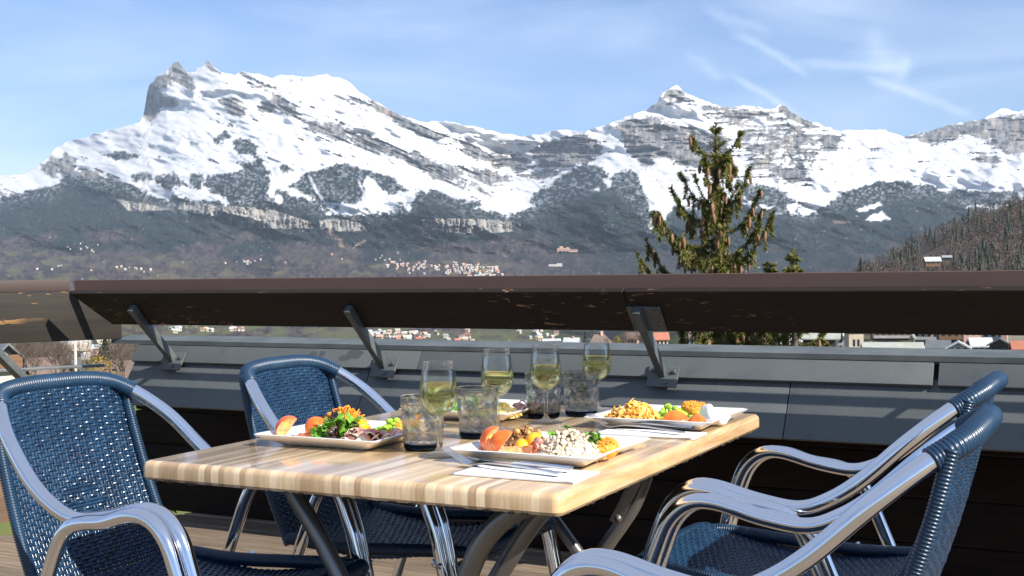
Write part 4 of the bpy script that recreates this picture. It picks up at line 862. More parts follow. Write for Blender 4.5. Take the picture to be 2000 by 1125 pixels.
    for p, s in [([(350, 396), (440, 402), (452, 426), (380, 418), (350, 408)], 5), ([(445, 402), (530, 408), (606, 432), (612, 446), (540, 446), (470, 446), (448, 430)], 4), ([(622, 430), (660, 426), (705, 436), (718, 452), (660, 452), (628, 446)], 4), ([(822, 428), (880, 426), (940, 428), (998, 432), (1000, 452), (940, 458), (870, 454), (826, 440)], 4), ([(230, 390), (290, 400), (340, 410), (250, 412)], 9)]:
        cliff = np.maximum(cliff, F(p, s) * 1.3 - .6)
    cstrat = fbm(X / 5, Y / 26, 15, 4) - .5
    cliff = cliff + nb * .8 + nf * .35
    # colours
    def c3(a): return np.array(a, float)[None, None, :]
    lerp = lambda a, b, w: a + (b - a) * np.clip(w, 0, 1)[..., None]
    v1 = fbm(X / 55, Y / 30, 17, 4)
    col = np.broadcast_to(c3((.54, .55, .57)), X.shape + (3,)).copy()
    rk = lerp(c3((.075, .080, .092)), c3((.22, .212, .21)), (fbm(X / 7, Y / 9, 13, 5) - .30) * 2.4); tan = (fbm(X / 20, Y / 30, 16, 3) - .56) * 5; rk = lerp(rk, c3((.30, .24, .18)), tan * .4); rk = rk * np.clip(.62 + 1.5 * (fbm(X / 3.4, Y / 15, 14, 4) - .25), .4, 1.25)[..., None]
    col = lerp(col, rk, steep * 7)
    conif = lerp(c3((.006, .012, .016)), c3((.026, .037, .036)), v1 * .8 + (fbm(X / 2.4, Y / 4, 22, 2) - .5) * 1.6); decid = lerp(c3((.027, .024, .029)), c3((.085, .066, .064)), fbm(X / 6, Y / 5, 20, 4) * 2.0 - .5 + (fbm(X / 2.4, Y / 3, 23, 2) - .5) * .9)  # decid colour is tinted purple grey so the lower woods look hazy
    low = np.clip((Y - np.interp(X, [-900, 0, 300, 700, 1000, 1300, 2000, 2900], [455, 455, 475, 470, 462, 475, 480, 480])) / 34 + (fbm(X / 46, Y / 22, 10, 5) - .5) * 5.5 + .1, 0, 1)
    low = low * np.interp(X, [0, 1000, 1150, 2000], [1, .9, .45, .4])
    fo = lerp(conif, decid, low); snowy = np.clip(1 - (Y - snowl - 8) / 26, 0, 1) * np.clip((fbm(X / 4, Y / 3, 18, 3) - .52) * 6, 0, 1)
    fo = lerp(fo, c3((.40, .43, .48)), snowy * .4)
    col = lerp(col, fo, forest * 5)
    ck = lerp(c3((.17, .165, .165)), c3((.34, .315, .28)), cstrat * 2.4 + .55); col = lerp(col, ck, cliff * 6)
    mead = np.clip((fbm(X / 26, Y / 8, 11, 4) - .57) * 9, 0, 1) * np.clip((Y - np.interp(X, [0, 400, 900, 1300], [478, 492, 500, 530])) / 16, 0, 1) * np.clip((1040 - X) / 90 + (Y > 600) * 3, 0, 1)
    col = lerp(col, lerp(c3((.085, .092, .035)), c3((.14, .122, .068)), fbm(X / 12, Y / 6, 3, 3)), mead * .55)
    valley = np.clip((Y - 612) / 26, 0, 1) * np.clip((fbm(X / 34, Y / 7, 14, 4) - .47) * 8, 0, 1); col = lerp(col, lerp(c3((.075, .105, .030)), c3((.125, .11, .06)), fbm(X / 20, Y / 5, 2, 3)), valley * .7)
    near = np.clip((Y - 700) / 22, 0, 1); col = lerp(col, lerp(c3((.10, .15, .03)), c3((.16, .14, .06)), fbm(X / 20, Y / 8, 2, 3)), near)
    for pts, w in [([(604, 345), (618, 372), (640, 402)], 3.4), ([(700, 352), (712, 380)], 2.5), ([(380, 372), (372, 396)], 4), ([(1600, 300), (1588, 350), (1588, 400)], 3), ([(1290, 395), (1240, 330), (1200, 318)], 3)]: col = lerp(col, c3((.56, .57, .6)), line_mask(X, Y, pts, w) - .35 + nf * 1.2)
    for pts in [[(1670, 411), (1690, 402), (1718, 394), (1726, 402), (1700, 410), (1682, 415)], [(1686, 431), (1702, 420), (1722, 412), (1728, 418), (1740, 428), (1720, 432)]]: col = lerp(col, c3((.54, .56, .6)), poly_mask(X, Y, pts, 4) * 2.4 - 1.0 + nf * 2.2 + tree)
    for pts, w in [([(640, 445), (655, 465), (668, 480)], 5), ([(712, 470), (690, 484)], 3), ([(1660, 432), (1630, 434)], 4)]: col = lerp(col, c3((.22, .165, .13)), line_mask(X, Y, pts, w) * .8 - .25 + nf)
    # relief of its own for trees and broken rock
    rough = np.clip(forest * 5, 0, 1) * 1.0 + np.clip(steep * 5, 0, 1) * .7 + np.clip(cliff * 5, 0, 1) * .5
    jag = (np.random.RandomState(1).rand(*X.shape) - .5)
    R2 = R + rough * np.clip((600 - Y) / 40, 0, 1) * np.clip((Y - rd[None, :]) / 12, 0, 1) * (26 * jag + 260 * (strat if True else 0) * np.clip(steep * 5, 0, 1) * (1 - np.clip(forest * 5, 0, 1)) + 110 * cstrat * np.clip(cliff * 5, 0, 1))
    V = np.array([0, 0, CAM_Z])[:, None] + D * R2.ravel()[None, :]; V = V.T.reshape(X.shape + (3,))
    for j, (kd, q) in enumerate(rows):
        if kd == 'b':
            k = {1: (300, -120), 2: (1400, -900), 3: (3500, -2600)}[q]; base = V[len(rows) - 4]; h = np.hypot(base[:, 0], base[:, 1])
            V[j, :, 0] = base[:, 0] * (h + k[0]) / h; V[j, :, 1] = base[:, 1] * (h + k[0]) / h; V[j, :, 2] = np.maximum(base[:, 2] + k[1], -180)
    for j in range(6): V[j, :, 2] = np.minimum(V[j, :, 2], -7.0)
    nr, nc = X.shape; a = (np.arange(nr - 1)[:, None] * nc + np.arange(nc - 1)[None, :]).ravel(); Fc = np.stack([a, a + 1, a + nc + 1, a + nc], 1)
    mt = mat('mountain_ground', (.5, .5, .5), .9); t = NT(mt); at = t.n('ShaderNodeAttribute', attribute_name='cover'); f = t.noise(t.coord(), .02, 5, .6)
    t.color(t.mix(1, at.outputs['Color'], t.ramp(f, [(.3, (.86, .86, .86)), (.7, (1.1, 1.1, 1.1))]), 'MULTIPLY')); mt.node_tree.nodes['Principled BSDF'].inputs['Specular IOR Level'].default_value = .1
    me = np_mesh('mountains', V.reshape(-1, 3), Fc, mt); ca_ = me.attributes.new('cover', 'FLOAT_COLOR', 'POINT'); ca_.data.foreach_set('color', np.concatenate([col, np.ones(X.shape + (1,))], -1).astype(np.float32).ravel())
    o = link('mountains', me); tag(o, None, None, kind='structure')
terrain()
def ground_at(px, py):
    rx, ry = np.array(RIDGE, float).T; rd = np.interp(px, rx, ry); r = float(rng(np.array([[float(px)]]), np.array([[float(py)]]), np.array([rd]))[0, 0]); return at_range(px, py, r), r
gm = MB(); n = 64; gm.add([(0, 0, -185)] + [(26000 * math.cos(2 * PI * k / n), 26000 * math.sin(2 * PI * k / n), -185) for k in range(n)], [(0, k + 1, (k + 1) % n + 1) for k in range(n)])
tag(gm.build('ground', noisy('valley_floor', (.07, .075, .035), (.12, .10, .06), .01, .9)), None, None, kind='structure')
gm = MB(); gm.lathe([(0, -7.6), (40, -7.6), (56, -8.4), (90, -12)], 48); tag(gm.build('meadow', noisy('short_meadow_grass', (.07, .12, .02), (.15, .15, .05), 1.5, .9, .3)), None, None, kind='structure')

# ------------------------------------------------------------------ wooded hill at the right
HILL = [(1640, 556), (1676, 532), (1700, 520), (1740, 500), (1790, 472), (1850, 444), (1900, 420), (1950, 402), (2000, 382), (2100, 340), (2300, 270), (2600, 250)]
def hill():
    cols = np.arange(1640, 2600, 8.); hx, hy = np.array(HILL, float).T; top = np.interp(cols, hx, hy); nr = 44
    PX = np.tile(cols, (nr, 1)); s = np.linspace(0, 1, nr)[:, None]; PY = 640 + (top[None, :] + 7 - 640) * s; R = 640 + 620 * s ** 1.2 + 0 * PX + 40 * (fbm(PX / 60, PY / 40, 3, 4) - .5)
    D = np.einsum('ij,jk->ik', ROT, np.stack([PX.ravel() - 1000, -(PY.ravel() - 562.5), np.full(PX.size, -FPX)])); D /= np.hypot(D[0], D[1])
    V = (np.array([0, 0, CAM_Z])[:, None] + D * R.ravel()[None, :]).T.reshape(PX.shape + (3,))
    bk = V[-1:].copy(); h = np.hypot(bk[..., 0], bk[..., 1]); bk[..., 0] *= (h + 400) / h; bk[..., 1] *= (h + 400) / h; bk[..., 2] = -60; V = np.concatenate([V, bk]); nr += 1; nc = len(cols)
    a = (np.arange(nr - 1)[:, None] * nc + np.arange(nc - 1)[None, :]).ravel(); Fc = np.stack([a, a + 1, a + nc + 1, a + nc], 1)
    o = link('hill', np_mesh('hill', V.reshape(-1, 3), Fc, noisy('leaf_litter_slope', (.06, .042, .03), (.12, .085, .055), .03, .95))); tag(o, None, None, kind='structure')
    rs = random.Random(9); mb = MB()
    def pos(px, s): p = 640 + (np.interp(px, hx, hy) + 7 - 640) * s; return at_range(px, p, 640 + 620 * s ** 1.2)
    cand = []
    for k in range(3000):
        px = rs.uniform(1668, 2180); s = rs.random() ** .75
        if s < .25: continue
        cand.append((px, s, pos(px, s)))
    for px, s, p in cand:
        q = vnoise(np.array([px / 45.]), np.array([s * 6]), 2)[0]; con = rs.random() < (.20 if q > .58 else .03)
        if 1796 < px < 1850 and .0 < (640 + (np.interp(px, hx, hy) - 640) * s) - 478 < 38 and rs.random() < .93: continue
        if con:
            h = rs.uniform(8, 17); 
            for lv in range(4):
                z = h * (.12 + .22 * lv); rr_ = (1 - lv / 4.6) * h * rs.uniform(.15, .25); n = 7; c = [(p[0] + rr_ * rs.uniform(.7, 1.15) * math.cos(6.28 * i / n + lv), p[1] + rr_ * rs.uniform(.7, 1.15) * math.sin(6.28 * i / n + lv), p[2] + z) for i in range(n)]
                mb.add(c + [(p[0], p[1], p[2] + z + h * .34)], [(i, (i + 1) % n, n) for i in range(n)], 1)
        else:
            h = rs.uniform(7, 14); w = h * rs.uniform(.22, .36); mi = 0 if rs.random() < .8 else 2
            mb.tube([(p[0], p[1], p[2]), (p[0], p[1], p[2] + h * .7)], [.22, .1], 4, False, mi)
            for k in range(38):                                   # a rounded crown of thin bare twigs
                a = rs.uniform(0, 6.28); q = rs.random() ** .5; e = rs.uniform(-.7, 1.3); u_ = Vector((math.cos(a) * math.cos(e), math.sin(a) * math.cos(e), math.sin(e))); b = Vector(p) + Vector((0, 0, h * .58)) + Vector((u_.x * w, u_.y * w, u_.z * h * .42)) * q
                d = (u_ + Vector((rs.uniform(-.7, .7), rs.uniform(-.7, .7), rs.uniform(.0, .9)))).normalized() * h * rs.uniform(.08, .17); sd_ = Vector((-math.sin(a), math.cos(a), rs.uniform(-.3, .3))) * h * rs.uniform(.012, .030)
                mb.add([b - sd_, b + sd_, b + d + sd_ * .4, b + d - sd_ * .4], [(0, 1, 2, 3)], mi)
    o = mb.build('wood', [M['twig'], M['darkfir'], M['bark']], None, smooth=False); tag(o, 'brown leafless wood with dark firs covering the near hill at the right', 'woodland', None, 'stuff')
    return pos
hillpos = hill()

# ------------------------------------------------------------------ buildings
def house(name, lab, cat, p, face, w, d, h, rf, wall, roof, wins=(), grp=None, hip=False, over=.5, balc=None, chim=0, gable_front=False, wmat='win', drop=4):
    """p: base centre of the front; face: rotation so that local -y looks to the viewer"""
    t = thing(name, lab, cat, p, face, grp)
    mb = MB(); hw = w / 2
    if hip: poly = None; mb.box((0, d / 2, h / 2 - drop / 2), (w, d, h + drop))
    elif gable_front: mb.prism([(-hw, 0, -drop), (hw, 0, -drop), (hw, 0, h), (0, 0, h + rf), (-hw, 0, h)], (0, 0, 0), (0, d, 0))
    else: mb.prism([(-hw, 0, -drop), (-hw, d, -drop), (-hw, d, h), (-hw, d / 2, h + rf), (-hw, 0, h)], (0, 0, 0), (w, 0, 0))
    mb.build('wall', M[wall], t, smooth=False); mb = MB(); o = over
    if hip: mb.add([(-hw - o, -o, h), (hw + o, -o, h), (hw + o, d + o, h), (-hw - o, d + o, h), (-hw * .45, d / 2, h + rf), (hw * .45, d / 2, h + rf)], [(0, 1, 5, 4), (1, 2, 5), (2, 3, 4, 5), (3, 0, 4), (3, 2, 1, 0)])
    elif gable_front:
        k = rf / hw
        mb.prism([(-hw - o, 0, h - o * k + .05), (0, 0, h + rf + .05), (hw + o, 0, h - o * k + .05), (hw + o, 0, h - o * k + .35), (0, 0, h + rf + .4), (-hw - o, 0, h - o * k + .35)], (0, -o, 0), (0, d + o, 0)); mb.v = [(x, y - o, z) for x, y, z in mb.v]
    else:
        k = rf / (d / 2)
        mb.prism([(0, -o, h - o * k + .05), (0, d / 2, h + rf + .05), (0, d + o, h - o * k + .05), (0, d + o, h - o * k + .35), (0, d / 2, h + rf + .4), (0, -o, h - o * k + .35)], (-hw - o, 0, 0), (hw + o, 0, 0)); mb.v = [(x - hw - o, y, z) for x, y, z in mb.v]
    ro = mb.build('roof', M[roof], t, smooth=False)
    for c in range(chim):
        mb = MB(); x = (c + .5) / chim * w * .7 - w * .35 + .8; mb.box((x, d * .45, h + rf + .3), (.9, .8, 1.6)); mb.build('chimney', M['h_pink'], ro, smooth=False)
    for (x, z, ww, wh) in wins:
        mb = MB(); mb.box((x, -.03, z), (ww, .10, wh)); mb.build('window', M[wmat], t, smooth=False)
    for (z, x0, x1, m_) in (balc or ()):
        mb = MB(); mb.box(((x0 + x1) / 2, -.55, z), (x1 - x0, 1.1, .14)); mb.box(((x0 + x1) / 2, -1.05, z + .5), (x1 - x0, .08, .8)); mb.build('balcony', M[m_], t, smooth=False)
    return t
def hs(px, py, r): p = at_range(px, py, r); return p, -math.atan2(p[0], p[1])
def wgrid(w, zs, n, ww=1.0, wh=1.3): return [((i + .5) / n * w - w / 2, z, ww, wh) for z in zs for i in range(n)]
def px_m(px, r): return px / FPX * r * .95
# town seen in the gap under the railing, right of the big bracket
def town(name, lab, cat, x0, x1, ytop, ybase, r, wall, roof, rows=2, n=4, roofpx=8, turn=0, **kw):
    p, f = hs((x0 + x1) / 2, ybase, r); w = px_m(x1 - x0, r); H = (ybase - ytop - roofpx) / FPX * r * .95; rf = roofpx / FPX * r * .95; st = max(1.0, H / rows)
    wn_ = wgrid(w * .92, [st * (k + .55) for k in range(rows)], n, w / n * .42, st * .5); b = kw.pop('balc', None)
    if b: b = [(st * (k + .12), -w * .48, w * .48, b) for k in range(rows)]
    return house(name, lab, cat, p, f + turn, w, kw.pop('d', w * .7), H, rf, wall, roof, wn_, None, kw.pop('hip', False), kw.pop('over', .5), b, kw.pop('chim', 0), kw.pop('gf', False), drop=kw.pop('drop', 4))
town('town_house', 'small white house with pale roof right of the spruce, under the railing', 'house', 1526, 1566, 655, 684, 330, 'h_white', 'r_pale', 1, 3, 14, .3)
town('town_house', 'cream house half hidden by a dark fir just right of the spruce', 'house', 1500, 1530, 636, 672, 420, 'h_cream', 'r_brown', 2, 2, 12, .2)
town('large_house', 'large dark fronted house with wide pale roof left of the church tower', 'house', 1568, 1632, 640, 686, 300, 'h_dark', 'r_green', 2, 5, 16, -.1, over=1.2)
town('town_house', 'white gabled house tucked between the large pale roof and the church tower', 'house', 1622, 1650, 648, 686, 340, 'h_white', 'r_pale', 2, 2, 10, -.2, gf=True)
ct = thing('church_tower', 'pale church tower with paired dark belfry openings and a grey cap', 'church tower', *hs(1668, 706, 255)[:1], hs(1668, 706, 255)[1] + .32)
w = 3.0
mb = MB(); mb.box((0, 0, 1.5), (w, w, 9.0)); mb.build('wall', M['h_cream'], ct, smooth=False)
mb = MB(); mb.add([(-1.85, -1.85, 5.95), (1.85, -1.85, 5.95), (1.85, 1.85, 5.95), (-1.85, 1.85, 5.95), (-.6, -.6, 7.6), (.6, -.6, 7.6), (.6, .6, 7.6), (-.6, .6, 7.6), (0, 0, 10.5)], [(3, 2, 1, 0), (0, 1, 5, 4), (1, 2, 6, 5), (2, 3, 7, 6), (3, 0, 4, 7), (4, 5, 8), (5, 6, 8), (6, 7, 8), (7, 4, 8)]); mb.build('roof', M['r_slate'], ct, smooth=False)
for z in (3.9, 1.6):
    for x in (-.45, .45):
        mb = MB(); mb.box((x, -1.5, z), (.46, .12, 1.35)); mb.build('belfry_opening', M['win'], ct, smooth=False)
        mb = MB(); mb.box((1.5, x, z), (.12, .40, 1.35)); mb.build('belfry_opening', M['win'], ct, smooth=False)
mb = MB(); mb.box((0, 0, 2.75), (w + .16, w + .16, .18)); mb.build('string_course', M['h_white'], ct, smooth=False)
town('long_roof_hall', 'low hall with a long pale green roof right of the church tower', 'hall', 1692, 1800, 674, 704, 235, 'h_grey', 'r_green', 1, 6, 13, .1, d=6)
town('apartment_house', 'dark balconied apartment block behind the long pale roof', 'apartment block', 1706, 1782, 618, 682, 420, 'h_brown', 'r_slate', 3, 6, 5, .1, balc='h_grey')
town('apartment_house', 'cream balconied apartment block right of the dark one', 'apartment block', 1784, 1834, 622, 684, 400, 'h_cream', 'r_brown', 3, 4, 6, -.1, balc='h_white')
town('chalet', 'brown gabled chalet between the cream apartment block and the far right houses', 'chalet', 1836, 1888, 624, 684, 380, 'h_brown', 'r_brown', 2, 4, 22, .15, gf=True, balc='h_brown')
for i, (a, b, yt, yb, r, wl, rf_, gf, lab) in enumerate([(1700, 1724, 630, 672, 520, 'h_orange', 'r_brown', True, 'small red brown house just right of the church tower'), (1812, 1850, 668, 694, 290, 'h_white', 'r_slate', False, 'white walled house with a dark dormered roof at the parapet edge'), (1852, 1892, 670, 696, 270, 'h_white', 'r_pale', True, 'white gable with blue grey roof below the brown chalet'), (1884, 1920, 628, 684, 370, 'h_pink', 'r_green', True, 'pink gabled house with pale green roof'), (1900, 1936, 664, 694, 280, 'h_grey', 'r_pale', False, 'grey house with a bright pale roof slope'), (1918, 1962, 632, 686, 340, 'h_white', 'r_green', True, 'white house with three small dormers under a green roof'), (1934, 1972, 664, 698, 260, 'h_dark', 'r_slate', True, 'dark gable end near the right edge of the photo'), (1958, 2006, 628, 684, 330, 'h_cream', 'r_green', False, 'cream house with green roof at the right edge'), (1984, 2040, 672, 702, 240, 'h_orange', 'r_red', False, 'house with a red tiled roof at the right edge'), (1740, 1772, 622, 668, 560, 'h_cream', 'r_brown', True, 'cream gable above the dark apartment block')]):
    town('town_house', lab, 'house', a, b, yt, yb, r, wl, rf_, 2, 3, 11, (i % 5 - 2) * .14, gf=gf, chim=1 if i % 3 == 0 else 0)
mb = MB(); mb.lathe([(.5, 0), (.45, 2), (.9, 2.2), (.12, 3.4), (.06, 6.2), (0, 6.4)], 10); p, _ = hs(1783, 676, 330); tag(mb.build('turret', M['r_green'], None, loc=p), 'thin green copper turret between the apartment blocks', 'turret')
# centre of the gap
town('flat_hall', 'long low grey white hall behind the wine glasses', 'hall', 1060, 1096, 662, 686, 700, 'h_white', 'r_pale', 1, 4, 3, .1)
town('town_house', 'white house with pale roof right of the low hall', 'house', 1100, 1130, 660, 686, 620, 'h_white', 'r_pale', 1, 3, 8, -.2, chim=1)
town('large_house', 'pink fronted house with a wide brown hipped roof left of the big bracket', 'house', 1150, 1198, 652, 688, 420, 'h_pink', 'r_brown', 2, 5, 20, .2, hip=True, chim=1)
town('town_house', 'pink house peeping out right of the big bracket', 'house', 1224, 1246, 650, 690, 400, 'h_pink', 'r_brown', 2, 3, 9, -.2)
town('town_house', 'pale house behind the lower branches of the spruce', 'house', 1280, 1306, 650, 694, 380, 'h_cream', 'r_red', 2, 3, 10, .2); town('town_house', 'grey house half hidden by the spruce branches', 'house', 1338, 1366, 648, 694, 360, 'h_grey', 'r_brown', 2, 3, 10, -.2)
# left: chalets beyond the corner
town('chalet', 'white and brown chalet with grey roof at the left edge beyond the side railing', 'chalet', -22, 38, 676, 724, 165, 'h_white', 'r_slate', 2, 4, 26, .5, gf=True, over=1.2, balc='h_brown')
town('chalet', 'orange timber chalet above the left chair with a grey roof', 'chalet', 96, 146, 694, 742, 175, 'h_orange', 'r_slate', 2, 3, 20, -.25, gf=True, over=1.0)
town('town_house', 'cream house lower down beside the orange chalet', 'house', 70, 118, 706, 752, 150, 'h_cream', 'r_brown', 2, 3, 16, .3, over=.8)
town('town_house', 'pink brown house with a grey roof at the end of the grey parapet', 'house', 196, 252, 712, 752, 140, 'h_pink', 'r_brown', 2, 3, 18, -.4, over=.8)
p, f = hs(148, 742, 112); mb = MB(); mb.tube([(0, 0, -3), (0, 0, 4.4)], [.16, .11], 8); pole = mb.build('utility_pole', M['conc'], None, loc=p); tag(pole, 'pale concrete utility pole in front of the bare trees at left', 'pole')
mb = MB(); mb.bar((-.8, 0, 3.9), (.8, 0, 3.9), .09, .09); mb.build('crossarm', M['conc'], pole, smooth=False)
town('chalet', 'chalet with a white roof in a clearing on the wooded hill at right', 'chalet', 1809, 1837, 503, 517, 690, 'h_brown', 'r_pale', 1, 3, 7, .2, drop=1, d=6); town('farm_building', 'low grey building in the clearing right of the hill chalet', 'building', 1842, 1858, 500, 508, 720, 'h_dark', 'r_grey', 1, 2, 3, .1, drop=.5, d=4)
# pale villages on the far slopes: one small house each
proto = {}
def far_house(px, py, r, s, wl, rf_, lab, grp, rz):
    key = (wl, rf_)
    if key not in proto:
        mb = MB(); mb.prism([(-.5, -.4, -1), (.5, -.4, -1), (.5, -.4, .62), (-.5, -.4, .62)], (0, 0, 0), (0, .8, 0), 0); mb.add([(-.6, -.5, .58), (.6, -.5, .58), (.6, 0, 1.0), (-.6, 0, 1.0), (.6, .5, .58), (-.6, .5, .58)], [(0, 1, 2, 3), (3, 2, 4, 5), (0, 3, 5), (1, 4, 2), (0, 5, 4, 1)], 1)
        for x in (-.25, .2): mb.box((x, -.405, .3), (.16, .03, .22), None, 2)
        proto[key] = mb.mesh('village_house', [M[wl], M[rf_], M['win']], smooth=False)
    p = at_range(px, py, r); o = link('village_house', proto[key], None, p, -math.atan2(p[0], p[1]) + rz); o.scale = (s, s, s); tag(o, lab, 'house', grp)
rs = random.Random(31); walls = ['h_white', 'h_white', 'h_cream', 'h_white', 'h_cream', 'h_pink']; roofs = ['r_red', 'r_brown', 'r_pale', 'r_grey', 'h_pink', 'r_pale', 'h_cream', 'h_white']
def village(n, cx, cy, sx_, sy_, slope, s0, s1, lab, grp):
    for k in range(n):
        px = cx + rs.gauss(0, 1) * sx_; py = cy + rs.gauss(0, 1) * sy_ + slope * (px - cx); p, r = ground_at(px, py)
        far_house(px, py, r - 14, rs.uniform(s0, s1), rs.choice(walls), rs.choice(roofs), lab, grp, rs.uniform(-.9, .9))
village(115, 915, 529, 40, 6.5, .06, 4, 8.5, 'tiny house in the dense pale village above the railing, left of the spruce', 'houses of the dense far village')
village(46, 795, 519, 38, 5, .1, 4, 8, 'tiny house in the scattered row left of the dense far village', 'houses of the scattered far row')
village(11, 480, 511, 26, 3, .02, 4, 7.5, 'tiny reddish house in the hamlet above the second left chair', 'houses of the middle hamlet')
village(10, 262, 526, 22, 4, 0, 4, 7, 'tiny house in the hamlet above the left bracket', 'houses of the left hamlet')
village(5, 130, 525, 36, 5, 0, 4, 7, 'tiny lone house on the slope at the far left', 'houses scattered on the left slope')
village(9, 165, 484, 26, 5, 0, 4, 7, 'tiny white house high on the left wooded slope', 'houses high on the left slope')
village(46, 785, 657, 36, 6, .02, 4, 7.5, 'tiny pale house seen under the railing left of the wine glasses', 'houses under the railing at left of centre')
village(12, 880, 662, 30, 4, 0, 4, 7, 'tiny house on the valley floor seen under the railing near the wine glasses', 'houses on the valley floor')
village(12, 1045, 657, 16, 5, 0, 4, 7, 'tiny red roofed house seen under the railing above the wine glasses', 'houses above the wine glasses')
village(12, 180, 684, 26, 8, 0, 4, 7, 'tiny white house between the bare trees at the left corner', 'houses behind the bare trees'); village(14, 420, 646, 60, 4, 0, 4, 7, 'tiny house on the meadow slope under the railing at left', 'houses on the left meadow slope')
p, r = ground_at(1110, 490); mb = MB(); mb.box((-25, 0, 4), (70, 22, 22)); mb.box((28, 0, 1), (46, 20, 16)); mb.box((-38, -2, 18), (20, 20, 16)); mb.box((-4, -2, 14), (14, 20, 12)); sana = mb.build('sanatorium', M['h_pink'], None, smooth=False, loc=p, rotz=-math.atan2(p[0], p[1])); sana.scale = (.75,) * 3; tag(sana, 'large pink stone building alone on the dark forest slope', 'building')
for zz in (2, 8):
    for x in range(-52, 48, 9):
        mb = MB(); mb.box((x, -11.3, zz), (3.5, 1.2, 3)); mb.build('window', M['win'], sana, smooth=False)
p, r = ground_at(1085, 520); mb = MB(); mb.box((0, 0, 2), (60, 20, 14)); mb.box((18, 0, 10), (24, 18, 6)); o = mb.build('institute', M['h_white'], None, smooth=False, loc=p, rotz=-math.atan2(p[0], p[1])); o.scale = (.8,) * 3; tag(o, 'long low white building below the pink one on the forest slope', 'building')

# ------------------------------------------------------------------ trees near the terrace
def needles(mb, a, b, n, L, rs, mi=0, w=.0042, droop=.3):
    n = int(n * 1.9); L *= 1.18
    a = Vector(a); b = Vector(b); d = (b - a); u = d.normalized(); s = u.cross(Vector((0, 0, 1))); s = s.normalized() if s.length > .05 else Vector((1, 0, 0)); v = s.cross(u)
    for k in range(n):
        p = a + d * rs.random(); th = rs.uniform(0, 6.283); q = (s * math.cos(th) + v * math.sin(th)); dr = (u * rs.uniform(.4, 1.0) + q).normalized() * L * rs.uniform(.7, 1.25) - Vector((0, 0, droop * L * rs.random()))
        wd = dr.cross(Vector((rs.uniform(-1, 1), rs.uniform(-1, 1), rs.uniform(-1, 1)))); wd = wd.normalized() * w if wd.length > 1e-6 else Vector((w, 0, 0))
        mb.add([p - wd, p + wd, p + dr + wd * .3, p + dr - wd * .3], [(0, 1, 2, 3)], mi)
cone_b = MB(); cone_b.lathe([(0, -.118)] + [(.017 * math.sin(PI * (.12 + .80 * i / 22)) ** .8 * (1 + .16 * (i % 2)), -.112 + .108 * i / 22) for i in range(23)] + [(0, 0)], 9); cone_me = cone_b.mesh('cone', M['cone'])
